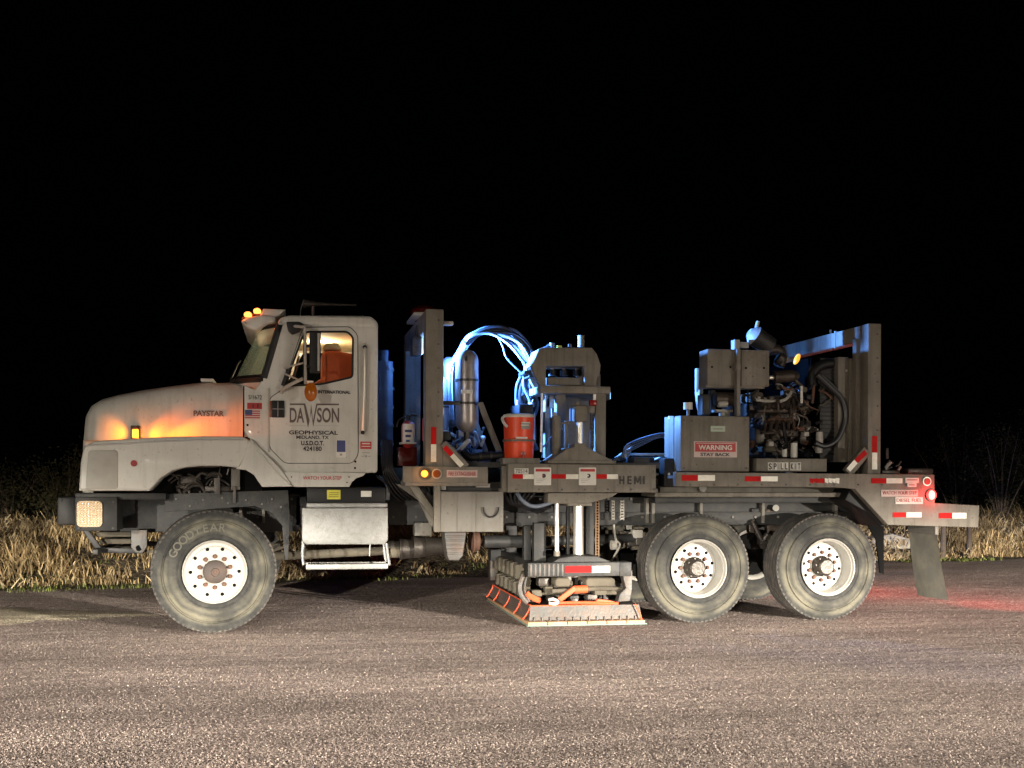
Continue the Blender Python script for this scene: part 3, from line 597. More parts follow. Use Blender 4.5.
# ---- front bumper and headlamps
BUMP = mat('bumper_paint', (0.016, 0.016, 0.016), 0.5, spec=.4, dirt=0.6, dirtcol=(0.045, 0.04, 0.033), dscale=8)
b = B(BUMP)
b.pbox(75, 497, 117, 531, 0.22, 0.62, 0.006)
b.pbox(57, 497, 76, 525, 0.30, 2.15, 0.02)
b.pbox(75, 493, 166, 500, 0.3, 2.15, 0.01)
b.pbox(75, 497, 117, 531, 1.85, 2.25, 0.006, dq=0.22)
for px, py in ((79, 502), (113, 502), (79, 528), (113, 528), (61, 500)): p = P(px, py, 0.22 if px > 70 else 0.30); b.cyl(p, p - Vector((0, 0.012, 0)), 0.012, seg=8)
for y in (0.6, 1.8):
    b.beam(P(80, 531, .3) + Vector((0, y - .3, 0)), P(95, 552, .3) + Vector((0, y - .3, 0)), 0.05, 0.05); b.beam(P(94, 552, .3) + Vector((0, y - .3, 0)), P(140, 553, .3) + Vector((0, y - .3, 0)), 0.05, 0.05)
b.beam(P(95, 552, .3), P(95, 552, .3) + Vector((0, 1.8, 0)), 0.05, 0.05)
b.use(VOID).pbox(117, 500, 175, 530, 0.95, 1.9, 0.01, dq=.7)  # near-black block stands in for the shade behind the bumper
bp0 = b.obj('bumper', T)
for d_ in (0.215, 2.25):
    b = B(HEADL); 
    if d_ < 1: b.plate([(76.5, 501), (102, 501), (102, 527), (76.5, 527)], 0.19, 0.22, 0.008, rad=5)
    else: b.plate([(76.5, 501), (102, 501), (102, 527), (76.5, 527)], 2.25, 2.28, 0.008, rad=5, dq=0.22)
    b.obj('headlamp', T)
b = B(STEEL); b.plate([(131, 530), (147, 530), (147, 546), (143, 553), (136, 553), (131, 547)], 0.55, 0.62, 0.004); b.use(VOID).cyl(P(139, 548, .548), P(139, 548, .56), 0.03)
b.obj('tow_hook', T)
b = B(MUD)
for k, (a, c) in enumerate(((532, 537), (539, 544), (547, 552))): b.pbox(96 + 3 * k, a, 131, c, 0.7 + 0.1 * k, 1.8, 0.01)
b.obj('front_crossmember', T)

# ---- hood (sections lofted along the truck)
def loft(secs, mats, closed=False):
    t = bmesh.new(); R0 = [[t.verts.new(v) for v in s_] for s_ in secs]
    for i in range(len(R0) - 1):
        for j in range(len(R0[0]) - 1): t.faces.new((R0[i][j], R0[i][j + 1], R0[i + 1][j + 1], R0[i + 1][j]))
    t.faces.new(R0[0]); t.faces.new(R0[-1][::-1]); bmesh.ops.recalc_face_normals(t, faces=t.faces); b = B(*mats); b.bm = t; return b
HD = 0.36
prof = [(80.0, 431), (82.5, 412), (88, 404), (97, 399), (115, 394.5), (140, 390), (165, 386.5), (190, 383.5), (208, 381.5), (214, 383), (243, 382)]
zb = q(160, 442, HD)[1]
secs = []
for i, (px, py) in enumerate(prof):
    x, zt = q(px, py, 0.62); x = q(px, py, HD)[0] if i < 4 else q(px, py, HD)[0]
    f = min(1, 0.86 + i * 0.03); y0 = 1.225 - (1.225 - HD) * f; y1 = 2.45 - y0; zt = q(px, py, HD + 0.12)[1]; zb_ = 0.95 if i < 3 else zb - 0.12
    pts = [(x, y0 + 0.0, zb_), (x, y0, zb_ * 0.5 + zt * 0.5), (x, y0 + 0.012, zt - 0.20), (x, y0 + 0.03, zt - 0.11), (x, y0 + 0.07, zt - 0.045), (x, y0 + 0.14, zt - 0.012), (x, y0 + 0.3, zt + 0.012)]
    if i < 3:
        pts = [(a, bb_ + (2 - i) * 0.02, c) for a, bb_, c in pts]
    pts += [(a, 2.45 - bb_, c) for a, bb_, c in reversed(pts)]
    secs.append(pts)
b = loft(secs, [WHITE]); hood = b.obj('hood', T, smooth=50)
b = B(WHITE)                                     # upright nose and side below the belt
b.plate([(82, 440), (232, 440), (232, 452), (150, 462), (150, 490), (80.5, 490)], 0.38, 2.07, 0.03, dq=0.34)
b.obj('nose_panel', T)
b = B(BROWNL); b.text('PAYSTAR', 193.5, 410.5, 224, 416.3, HD - 0.003, bold=0.035); b.obj('emblem', hood)
# crest on the bonnet top rear edge
b = B(WHITE); x0, z0 = q(206, 381, HD); b.beam((x0, 0.5, z0 + 0.02), (x0, 1.95, z0 + 0.02), 0.03, 0.12); b.obj('hood_crest', hood)

def fender(dn, name):
    out = 1 if dn < 1 else -1
    b = B(WHITE)
    fp = [(83.5, 447), (94, 441), (125, 439), (160, 437), (205, 436), (243, 436.5), (250, 441), (246, 455), (239, 468), (222, 466), (200, 466), (185, 467.5), (172, 471), (161, 478), (154, 486), (149, 491), (78.5, 491), (80.5, 462)]
    d1 = dn + 0.30 * out
    b.plate(fp, min(dn, d1), max(dn, d1), 0.022, rad=2, dq=0.12)
    return b
for dn, nm in ((0.12, 0), (2.33, 1)):
    b = fender(dn, 0); f_ = b.obj('fender', T, smooth=50)
    if dn < 1:
        g = B(LGREY); g.plate([(88.5, 450), (118, 450), (118, 489), (85.5, 489)], 0.114, 0.125, 0.004, rad=4); g.obj('fender_panel', f_)  # panel greyed to stand for the shading of the fender's curve
        g = B(SMUDGE); g.tube([P(a, c, 0.112) for a, c in ((86, 445.5), (120, 444), (160, 441.5), (205, 440), (243, 440))], 0.008, 6); g.obj('fender_lip', f_)
        g = B(REDR); p = P(134, 463.3, 0.118); g.cyl(p, p - Vector((0, 0.014, 0)), 0.030, seg=18); g.obj('reflector', f_)
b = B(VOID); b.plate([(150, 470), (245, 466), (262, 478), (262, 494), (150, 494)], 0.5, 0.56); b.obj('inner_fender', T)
b = B(GREASE)
for k in range(26):
    a = P(165 + 65 * rs(), 472 + 20 * rs(), 0.46); c = a + Vector((rs() - .5, 0.05 * rs(), rs() - .5)) * 0.35; b.tube([a, (a + c) / 2 + Vector((0, 0, .03)), c], 0.008 + 0.014 * rs(), 6, 3)
b.use(BOXG).pbox(231, 468, 240, 490, 0.42, 0.5); b.use(GREASE).pbox(180, 476, 196, 484, 0.44, 0.5, 0.01).pbox(205, 486, 232, 492, 0.44, 0.5, 0.01)
b.obj('steering_linkage', T)
b = B(DGREY); b.plate([(165, 494), (288, 490), (290, 520), (288, 560), (284.5, 560), (282, 525), (272, 513), (255, 506), (165, 512)], 0.42, 0.46, 0.003); b.use(BOXG)
for px, py in ((176, 499), (190, 506), (203, 500), (222, 498), (228, 503), (246, 500), (262, 504), (272, 499), (281, 507)): p = P(px, py, .42); b.cyl(p, p - Vector((0, .012, 0)), .010, seg=6)
b.use(STEEL).pbox(214, 478, 220, 494, .38, .42, .004).pbox(233, 486, 236, 503, .38, .42, .004)
b.obj('splash_guard', T)

# hood marker lamp
b = B(GREASE); b.pbox(130.5, 425.5, 139.5, 442, 0.315, 0.36, 0.006); ml = b.obj('marker_lamp', T)
b = B(AMBON); b.pbox(132, 429, 138.5, 438, 0.295, 0.316, 0.008); b.obj('lens', ml)
b = B(GREASE)
for (pa, pc) in ((427.5, 0), (439.5, 0)): b.cyl(P(135, pa, .31), P(135, pa, .30), 0.02)
b.obj('lens_clip', ml)
p = P(137, 433.5, 0.27); point('marker_glow', p + Vector((0, -0.03, 0)), 0.9, (1, 0.26, 0.01), 0.02)
spot('marker_glow', P(139, 436, 0.22), P(172, 434, 0.36), 22, (1, 0.15, 0.0), 84)
spot('marker_glow', P(139, 435, 0.24), P(205, 433, 0.36), 85, (1, 0.15, 0.0), 34)
spot('marker_glow', P(139, 435, 0.16), P(225, 428, 0.36), 70, (1, 0.16, 0.0), 36)
spot('marker_glow', P(131, 434, 0.24), P(112, 432, 0.36), 12.0, (1, 0.24, 0.0), 80)

# ---- cab
CN, CF = 0.20, 2.25
side = [(243, 381), (247, 379), (262, 377.5), (270, 352), (276, 332), (281, 322), (290, 316.5), (371, 317.5), (378, 324), (377.5, 473), (300, 473), (268, 455), (243, 440)]
side = [(255, 390), (262, 380), (268, 366), (279, 328), (285, 320), (296, 317), (371, 318), (378, 325), (377.5, 472.5), (286, 474), (264, 468), (249, 440), (243, 430), (243, 384)]
win = [(285, 386), (289, 374), (302, 338), (306, 332), (347, 331.5), (353, 337), (352.5, 377), (322, 384)]
b = B(WHITE); b.plate([side, win], CN, CN + 0.05, 0.012, rad=[3, 3]); b.plate([side, win], CF - 0.05, CF, 0.012, rad=[3, 3], dq=CN)
cab = b.obj('cab_body', T, smooth=50)
x0, x1 = q(372, 400, CN)[0], q(378, 400, CN)[0]; zl, zr = q(375, 473, CN)[1], q(375, 322, CN)[1]
b = B(WHITE); b.box(x1 - 0.05, x1 - 0.005, CN + 0.02, CF - 0.02, zl, zr, 0.02); b.obj('cab_back', T)
b = B(WHITE); b.plate([(276, 326), (280, 317), (290, 315), (371, 316), (378, 322), (378.5, 330), (372, 329), (292, 325)], CN - 0.005, CF + 0.005, 0.035, rad=3, dq=CN)
b.plate([(286, 322), (364, 322), (364, 315.6), (291, 315.2)], CN + 0.3, CF - 0.3, 0.02, dq=CN + .3)
roof = b.obj('roof', T, smooth=50)
b = B(LINER); b.box(q(285, 330, CN)[0], x1 - 0.06, CN + 0.06, CF - 0.06, q(320, 330, CN)[1], q(320, 329, CN)[1]); b.box(x1 - 0.08, x1 - 0.055, CN + 0.06, CF - 0.06, zl + 0.1, zr - 0.05); b.box(q(255, 440, CN)[0], x1 - 0.06, CN + 0.06, CF - 0.06, zl + 0.12, zl + 0.16)
b.plate([(300, 392), (372, 392), (372, 470), (300, 470)], CF - 0.075, CF - 0.055, dq=CN)
b.obj('cab_lining', T)
# curved windscreen
def wplan(y):                                    # how far forward of the side pillar the glass is at depth y
    u = min(y - CN, CF - y) / 0.5; u = max(0, min(1, u)); k = (y - 1.225) / 1.03
    return 0.30 * math.sin(u * math.pi / 2) ** 0.8 + 0.05 * (1 - k * k)
def wscreen(d_in, e0_, e1_):
    rows = []
    (xb, zb2), (xt, zt2) = q(266, 378, CN), q(281, 325, CN)
    for i in range(9):
        v = e0_ + (e1_ - e0_) * i / 8; r_ = []
        for j in range(33):
            y = CN + 0.01 + (CF - CN - 0.02) * j / 32; r_.append((xb + (xt - xb) * v - wplan(y) * (0.95 - 0.28 * v) + d_in, y, zb2 + (zt2 - zb2) * v))
        rows.append(r_)
    t = bmesh.new(); V = [[t.verts.new(p) for p in r_] for r_ in rows]
    for i in range(8):
        for j in range(32): t.faces.new((V[i][j], V[i][j + 1], V[i + 1][j + 1], V[i + 1][j]))
    return t, rows
t, rows = wscreen(0, 0, 1); b = B(WSGLASS); b.bm = t; ws = b.obj('windscreen', T, smooth=60)
b = B(BLACK); b.tube([Vector(p) for p in rows[0]], 0.04, 8, 1); b.tube([Vector(p) for p in rows[-1]], 0.022, 8, 1)
for j in (0, 32): b.tube([Vector(r_[j]) for r_ in rows], 0.034, 8, 1)
b.obj('gasket', ws)
b = B(BLACK); 
for k in (0.5, 1.3): p = Vector(rows[0][8 if k < 1 else 22]); b.tube([p + Vector((-0.05, 0, -0.02)), p + Vector((0.02, 0.2, 0.18)), p + Vector((0.04, 0.45, 0.25))], 0.01, 6)
b.obj('wiper', ws)
# cowl under the windscreen
t = bmesh.new(); (xb, zb2) = q(266, 378, CN); lo = q(243, 440, CN)[1]; V = []
for z, kx in ((lo, 0.98), (zb2 - 0.06, 0.98), (zb2 - 0.01, 0.95), (zb2 + 0.0, 0.5)):
    V.append([t.verts.new((xb - max(wplan(CN + 0.005 + (CF - CN - 0.01) * j / 32) * kx, 0.0) , CN + 0.005 + (CF - CN - 0.01) * j / 32, z)) for j in range(33)])
for i in range(3):
    for j in range(32): t.faces.new((V[i][j], V[i][j + 1], V[i + 1][j + 1], V[i + 1][j]))
b = B(WHITE); b.bm = t; b.obj('cowl', T, smooth=50)
# dark seam between hood and cab
b = B(VOID); b.pbox(243, 386, 244.3, 438, CN - 0.002, CN + 0.03, 0)
b.tube([P(a, c, CN - 0.003) for a, c in ((244, 438), (249, 438.5), (258, 450), (270, 463))], 0.006, 6, 3); b.obj('panel_seam', T)
b = B(LGREY); b.pbox(268, 388, 270, 452, CN - 0.012, CN + 0.01, 0.004); b.obj('corner_trim', T)
# fender rear piece and step skirt
b = B(WHITE)
b.plate([(236, 469), (250, 439), (258, 446), (268, 456), (280, 468), (293, 486.5), (262, 487), (254, 475), (246, 470)], 0.13, 0.19, 0.008)
b.tube([P(a, c, .128) for a, c in ((251, 440), (262, 455), (276, 472), (291, 486))], 0.01, 6, 3)
fr = b.obj('rear_fender_piece', T)
b = B(WHITE); b.plate([(281, 472), (366, 473), (363, 476), (356, 478.5), (352, 482), (349.5, 487), (294, 487)], 0.16, 0.20, 0.006, rad=0); sk = b.obj('step_skirt', T)
b = B(REDL); b.text('WATCH YOUR STEP', 303, 476, 341.5, 479.8, 0.157, bold=0.01); b.obj('lettering', sk)
b = B(VOID)
for px, py in ((291.5, 477), (349, 477), (347, 482.5)): b.cyl(P(px, py, .165), P(px, py, .156), 0.007, seg=8)
b.obj('rivet', sk)
# door: thin raised skin with its own outline
dout = [(281, 391), (284, 386), (302, 331), (306, 327.5), (350, 327), (357.5, 335), (358, 455), (352, 463), (285, 463), (270, 448), (270, 398)]
b = B(WHITE); b.plate([dout, win], CN - 0.012, CN - 0.002, 0.004, rad=[4, 3]); door = b.obj('door', T, smooth=50)
b = B(DGREY)
dr = round_poly(dout, 4)
pts = [P(a, c, CN - 0.001) for a, c in dr]; b.tube(pts + [pts[0]], 0.0065, 6, 1)
b.obj('door_seal', door)
b = B(BLACK)
wpts = [P(a, c, CN - 0.012) for a, c in round_poly(win, 3)]; b.tube(wpts + [wpts[0]], 0.010, 6, 1); b.tube([P(283.5, 386, CN - .012), P(289, 370, CN - .012)], 0.028, 6, 1); b.tube([P(304, 333, CN - .01), P(304, 384, CN - .01)], 0.009, 6, 1)
b.obj('window_frame', door)
b = B(GLASS); b.plate(win, CN + 0.012, CN + 0.016, 0, rad=3); b.obj('window_pane', door)
# door lettering
dl = CN - 0.0145
b = B(BROWNL)
b.text('DA', 289.7, 407.8, 304.2, 422.6, dl, bold=0.022); b.text('SON', 317.0, 407.8, 339.2, 422.6, dl, bold=0.022)
b.plate([(289.8, 403.4), (305.3, 403.4), (309.6, 420.5), (311.2, 404.0), (313.0, 420.5), (316.2, 403.6), (339, 403.6), (339, 405.3), (317.3, 405.3), (313.2, 427.5), (311.2, 412), (308.0, 428.3), (303.8, 405.1), (289.8, 405.1)], dl, dl + 0.002)
b.obj('lettering', door)
b = B(SMUDGE); b.pbox(289, 425.3, 306, 426.0, dl, dl + 0.002, 0); b.pbox(314.5, 425.4, 339, 426.1, dl, dl + 0.002, 0); b.obj('underline', door)
b = B(DARKL)
b.text('GEOPHYSICAL', 289, 430.6, 338, 434.6, dl, bold=0.03); b.text('MIDLAND, TX', 296.3, 435.6, 329, 439.6, dl, bold=0.03); b.text('U.S.D.O.T.', 301, 440.8, 324, 445.4, dl, bold=0.04); b.text('424180', 303, 446.4, 321.7, 451, dl, bold=0.025)
b.obj('lettering', door); b = B(DARKL); b.text('INTERNATIONAL', 318, 390.4, 350.5, 393.8, dl, bold=0.04)
b.obj('lettering', door)
b = B(LABEL); b.plate([(336.2, 439.8), (346, 439.8), (346, 457.5), (336.2, 457.5)], dl, dl + 0.002, rad=1.2); st = b.obj('sticker', door)
b = B(BLUEL); b.pbox(336.8, 440.3, 345.4, 452, dl - .003, dl, 0); b.obj('sticker_print', door); b = B(GREYL); b.cyl(P(341, 454.6, dl), P(341, 454.6, dl - .003), 0.012); b.obj('sticker_print', door)
b = B(BLACK); b.pbox(271.5, 400.5, 284.5, 417.5, CN - 0.045, CN - 0.013, 0.008); b.use(AMB).pbox(270.0, 400.8, 273.2, 417.2, CN - 0.043, CN - 0.013, 0.003)
b.use(GREYL).pbox(277.5, 401.5, 278.3, 416.5, CN - 0.048, CN - 0.044, 0).pbox(272.5, 408.6, 284, 409.3, CN - 0.048, CN - 0.044, 0); b.obj('side_lamp', door)
# cab stickers, corner
cs_ = CN - 0.003
b = B(REDL); b.pbox(247.2, 402.8, 262, 409, cs_, cs_ + .004, 0); b.obj('number_sticker', cab); b = B(DARKL); b.text('11', 252.5, 403.9, 258.5, 407.9, cs_ - .002, bold=0.02); b.text('S/1672', 248.5, 395, 261.8, 399.4, cs_, bold=0.0); b.obj('lettering', cab)
b = B(PINK); b.pbox(245, 409.8, 260, 419.2, cs_, cs_ + .004, 0)
b.use(REDL)
for k in range(4): b.pbox(245, 410.6 + 2.2 * k, 260, 411.6 + 2.2 * k, cs_ - .001, cs_ + .002, 0)
b.use(BLUEL).pbox(245, 409.8, 252.2, 414.8, cs_ - .002, cs_ + .002, 0); b.obj('flag_sticker', cab)
b = B(REDL); b.pbox(360.3, 441.6, 371.5, 449, cs_, cs_ + .004, 0); b.use(LABEL).pbox(362, 443, 370, 444.2, cs_ - .002, cs_ + .002, 0).pbox(361.5, 446, 370.5, 446.8, cs_ - .002, cs_ + .002, 0); b.obj('warning_sticker', cab)
b = B(GREYL); b.pbox(362, 452.3, 370, 453.1, cs_ - .001, cs_ + .001, 0).pbox(361.5, 456, 364, 456.7, cs_ - .001, cs_ + .001, 0).pbox(368, 456, 370.7, 456.7, cs_ - .001, cs_ + .001, 0); b.cyl(P(366, 456.3, cs_), P(366, 456.3, cs_ - .002), .012); b.obj('sticker_print', cab)
b = B(VOID)
for px, py in ((355.3, 461.6), (355, 468), (247.5, 425)): b.cyl(P(px, py, CN + .01), P(px, py, CN - .006), 0.011, seg=10)
b.obj('bolt', cab)
# grab handle in its recess
b = B(LGREY); b.plate([(360.5, 346), (367.5, 346), (367, 432), (360, 432)], CN - 0.004, CN + 0.01, 0.003, rad=2); b.obj('handle_recess', cab)
b = B(CHROME); b.tube([P(365, 346, CN), P(365, 348, CN - .06), P(364.4, 390, CN - .065), P(362.8, 430, CN - .06), P(362.6, 433, CN)], 0.013, 8, 5); b.obj('grab_handle', cab)
b = B(BLACK); b.cyl(P(364.8, 347, CN - .07), P(364.8, 347, CN), 0.02); b.cyl(P(362.7, 432.5, CN - .07), P(362.7, 432.5, CN), 0.02); b.obj('handle_foot', cab)
# sun visor, roof lamps, horn
b = B(WHITE); vis = [(240.5, 321), (246, 317.5), (262, 314.5), (276, 316), (276, 322), (268, 325), (264, 326.5), (255, 331), (247.5, 328)]
b.plate(vis, 0.34, 2.10, 0.03, rad=2, dq=0.34); b.plate([(263, 308.5), (285.5, 309.3), (281, 314), (276, 318), (258, 318), (262, 312)], 0.42, 2.0, 0.02, dq=0.42); b.obj('sun_visor', T, smooth=60)
for i, (px, py, d_) in enumerate(((248, 315.0, 0.46), (257.3, 311.5, 0.60), (262, 312, 1.2), (262, 312, 1.6), (262, 312, 2.0))):
    if i > 1: px, py = 257.3, 311.5; 
    p = P(px, py, d_ if i < 2 else 0.6); p.y = d_
    b = B(BLACK); b.box(p.x - 0.06, p.x + 0.06, p.y - 0.035, p.y + 0.035, p.z - 0.06, p.z - 0.025, 0.01); rl = b.obj('roof_lamp', T)
    b = B(AMBROOF if i < 2 else AMB); b.lathe([(-0.03, 0.0), (-0.03, 0.03), (0.03, 0.03), (0.03, 0)], Matrix.Translation((p.x, p.y, p.z)) @ Matrix.Scale(1.25, 4, (1, 0, 0)), 18); b.obj('lens', rl)
    if i < 2: point('roof_lamp_glow', (p.x - 0.08, p.y - 0.10, p.z + 0.02), 1.6, (1, 0.16, 0.03), 0.03)
b = B(GREASE); hp = lambda px, py: P(px, py, 0.75)
b.lathe([(0, 0.05), (0.03, 0.045), (0.07, 0.035), (0.2, 0.02), (0.50, 0.009), (0.54, 0.012), (0.55, 0.0)], Matrix.Translation(hp(302.5, 303.6)) @ Matrix.Rotation(R_(-90), 4, 'Z') @ Matrix.Rotation(R_(0), 4, 'X'), 20)
b.cyl(hp(313, 305), hp(313, 315), 0.02); b.obj('air_horn', T)
b = B(HOSEB); b.tube([P(300, 317, .5), P(301, 308, .5), P(304, 300, .5)], 0.006); b.obj('antenna', T)
# mirror
dm = -0.02
b = B(LGREY); b.tube([P(281.5, 393, CN - .01), P(284, 388, .12), P(303, 378.5, dm + .02)], 0.016, 8, 3); b.tube([P(288, 325, CN - .01), P(290, 326, .1), P(302, 327, dm), P(305, 332, dm), P(305.5, 384, dm)], 0.014, 8, 3); b.tube([P(284, 368, .16), P(303, 363, dm)], 0.009, 6, 1); b.tube([P(285, 374, .16), P(299, 380, dm)], 0.009, 6, 1)
b.use(BLACK).plate([(286, 321.5), (300, 321.5), (305, 325), (300, 331), (292, 334), (288, 330)], 0.04, 0.14, 0.01, rad=2)
b.tube([P(306, 346, dm), P(311, 346, dm)], 0.014, 6, 1); b.tube([P(306, 366, dm), P(311, 366, dm)], 0.014, 6, 1); mir = b.obj('mirror_bracket', T)
b = B(BLACK); b.plate([(309.5, 331), (321, 331), (320.5, 372.5), (309.5, 372.5)], dm - 0.06, dm + 0.03, 0.015, rad=2); b.use(LGREY).plate([(317.5, 333), (319.8, 333), (319.5, 371), (317.5, 371)], dm - 0.064, dm - 0.055, 0.002); b.obj('mirror_head', T)
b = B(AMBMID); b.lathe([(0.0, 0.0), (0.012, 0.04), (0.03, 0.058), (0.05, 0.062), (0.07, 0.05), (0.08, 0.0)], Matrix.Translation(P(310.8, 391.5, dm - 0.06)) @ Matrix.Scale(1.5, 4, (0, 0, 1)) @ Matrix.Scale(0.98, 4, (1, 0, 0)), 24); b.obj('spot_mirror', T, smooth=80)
b = B(CHROME); b.cyl(P(310, 381, dm), P(310, 386, dm), 0.035, 0.02); b.obj('mirror_clamp', T)
# cab inside
b = B(SEATM); 
b.plate([(322, 352), (334, 350), (362, 355), (366, 372), (362, 400), (300, 400), (312, 384), (322, 378)], 0.55, 1.05, 0.05, rad=3, dq=.55)
b.use(LINER).plate([(325, 343), (338, 342), (343, 350), (322, 350)], 0.62, 0.95, 0.04, rad=3, dq=.6)
b.obj('seat', T)
b = B(BLACK); c0 = P(294, 376, 0.75); b.tube([c0 + Vector((0.10 * math.sin(k * .5236) * .5, 0.22 * math.cos(k * .5236), 0.20 * math.sin(k * .5236))) for k in range(13)], 0.012, 6, 3); b.tube([c0, P(284, 390, .75)], 0.02); b.plate([(266, 384), (290, 384), (296, 400), (270, 440), (255, 440)], 0.3, 2.15, 0.03, dq=.4); b.obj('dashboard', T)
p = P(322, 334, 1.0); point('cab_dome_light', (p.x, 1.2, p.z - 0.12), 27, (1, 0.84, 0.52), 0.06)

# ---- steps under the cab
b = B(BLACK); b.pbox(306.5, 487, 386, 503.5, 0.28, 0.8, 0.02); b.use(HOSEB)
for k in range(4): b.tube([P(376 + 3 * k, 476, .4), P(386 + k, 485 + 2 * k, .3), P(386 + k, 500, .3)], 0.010, 6, 4)
bt = b.obj('battery_box', T)
b = B(YELL); b.pbox(327, 490, 340.5, 499.3, 0.274, 0.278, 0); b.obj('label_plate', bt); b = B(DARKL)
for k in range(3): b.pbox(329, 492.5 + 2 * k, 338.5, 493.1 + 2 * k, 0.271, 0.273, 0)
b.obj('lettering', bt)
b = B(LABEL); b.pbox(361, 491, 371.5, 496.8, 0.274, 0.278, 0); b.obj('label_plate', bt)
b = B(ALU); b.pbox(306.5, 503.2, 387.5, 507.6, 0.12, 0.62, 0.006)
b.plate([(302, 508), (388, 508), (388, 540), (385, 544.5), (306, 544.5), (302, 540)], 0.06, 0.60, 0.008)
b.use(GREYL)
for px in (313, 325, 345, 365, 378): b.cyl(P(px, 543, .061), P(px, 543, .054), 0.006, seg=8)
b.obj('step_box', T)
b = B(ALU)
for px in (303.5, 386.5):
    for d_ in (0.08, 0.5): b.tube([P(px, 543, .08) + Vector((0, d_ - .08, 0)), P(px + (1.5 if px > 350 else -1), 556, .08) + Vector((0, d_ - .08, 0)), P(px + (3 if px > 350 else 0), 565, .08) + Vector((0, d_ - .08, 0))], 0.014, 6, 3)
b.tube([P(370, 544, .09), P(369.5, 556, .09)], 0.008, 6, 1)
b.pbox(306, 564, 388, 569.3, 0.05, 0.10, 0.005); b.pbox(306, 564, 388, 569.3, 0.30, 0.34, 0.005, dq=.05)
for k in range(26): 
    px = 308 + k * 3.1; x = q(px, 566, .05)[0]; z = q(px, 565, .05)[1]; b.box(x, x + 0.012, 0.06, 0.34, z - 0.03, z, 0)
b.obj('step_tread', T)

# ---- behind the cab: exhaust and air cleaner
b = B(DGREY); p0, p1 = P(383.5, 455, 1.0), P(383.5, 362, 1.0); b.cyl(p0, p1, 0.10, seg=24); b.cyl(p1, p1 + Vector((0, 0, .12)), 0.05)
for k in range(5): z = p0.z + (p1.z - p0.z) * (k + .5) / 5; b.cyl((p0.x, 1.0, z), (p0.x, 1.0, z + 0.03), 0.108)
b.obj('exhaust_stack', T)
b = B(HOSEB)
for k in range(6): b.tube([P(382 + 2 * k, 440, .6), P(383 + 2 * k, 470, .5), P(390 + 4 * k, 490, .6), P(400 + 5 * k, 500, .7)], 0.014, 6, 4)
b.obj('air_hose', T)

# ---- headache rack behind the cab
def deckx(px, d): return q(px, 470, d)[0]
b = B(GREY); b.pbox(425.5, 309, 443.5, 468, 0.10, 0.30, 0.012)
xr0, xr1 = q(425.5, 390, .10)[0], q(443.5, 390, .10)[0]; zt = q(434, 309, .10)[1]; zb_ = q(434, 468, .10)[1]
b.box(xr0, xr1, 2.15, 2.35, zb_, zt - 0.1, 0.012)
b.box(xr0 + 0.002, xr1 - 0.002, 0.15, 2.3, zt - 0.20, zt - 0.004, 0.012)
b.plate([(xr0, zt - .2), (xr0 + .1, zt - .2), (xr0, zt - .42)], 0.12, 0.13, world=True)
b.obj('headache_rack', T)
b = B(GREY); x0 = xr0 - 0.11; b.box(x0, xr0 + 0.02, 0.02 + 0.5, 0.62, zb_, zt - .2, 0.01); 
b = B(REDT); b.pbox(431, 427, 436.3, 444.2, 0.094, 0.10, 0); b.use(WHT).pbox(431, 444.3, 436.3, 462, 0.094, 0.10, 0); b.obj('reflective_tape', T)
b = B(GREY); b.plate([(443, 441), (449, 445), (467, 467), (443, 467)], 0.11, 0.13, 0.003); b.beam(P(443, 443, .1), P(466, 467, .1), 0.08, 0.07); b.obj('gusset', T)
b = B(REDT); 
def strip(b, p0, p1, wpx, d, m):
    (x0, z0), (x1, z1) = q(*p0, d), q(*p1, d); u = Vector((x1 - x0, z1 - z0)).normalized(); n = Vector((-u.y, u.x)) * wpx / 2 / 103
    b.use(m).plate([(x0 + n.x, z0 + n.y), (x1 + n.x, z1 + n.y), (x1 - n.x, z1 - n.y), (x0 - n.x, z0 - n.y)], d, d + .004, world=True)
strip(b, (444.5, 447), (452, 455), 5, 0.05, REDT); strip(b, (452, 455), (462, 466), 5, 0.05, WHT); b.obj('reflective_tape', T)
p = P(427, 307, 0.15); px_ = (xr0 + xr1) / 2
BEAC
b = B(BLACK); b.cyl((px_, 1.0, zt - .01), (px_, 1.0, zt + .06), 0.10); bc = b.obj('beacon', T); b = B(BEAC); b.lathe([(0, 0.15), (0.05, 0.145), (0.09, 0.09), (0.10, 0)], Matrix.Translation((px_, 1.0, zt + .06)) @ Matrix.Rotation(R_(90), 4, 'X'), 24); b.obj('beacon_dome', bc)
b = B(LGREY); b.box(px_ - .16, px_ + .02, 0.55, 1.3, zt - .005, zt + 0.03, 0.01); b.box(px_ + .1, px_ + .2, 0.2, 0.28, zt - .14, zt - .10, .01); b.obj('rack_bracket', T)
# blue work lamp hanging under the rack beam
b = B(DGREY); wl = Vector((xr0 - 0.02, 0.80, zt - 0.30)); b.box(wl.x - .05, wl.x + .05, wl.y - .12, wl.y + .12, wl.z - .10, wl.z + .10, 0.02); b.cyl(wl + Vector((0, 0, .1)), wl + Vector((0.02, 0, .22)), 0.02); wk = b.obj('work_lamp', T)
b = B(BLUEON); b.box(wl.x + .05, wl.x + .062, wl.y - .10, wl.y + .10, wl.z - .08, wl.z + .08, 0.004); b.obj('lens', wk)
spot('work_lamp_light', wl + Vector((0.10, -0.02, 0.0)), wl + Vector((5.0, 0.6, -0.7)), 3700, (0.10, 0.31, 1.0), 125, 1.0, 0.05)
spot('work_lamp_beam', wl + Vector((0.10, -0.02, 0.0)), wl + Vector((7.0, 0.5, 0.30)), 3600, (0.12, 0.34, 1.0), 18, 1.0, 0.05)
point('work_lamp_spill', wl + Vector((0.12, -0.02, -0.05)), 10, (0.25, 0.5, 1.0), 0.05)
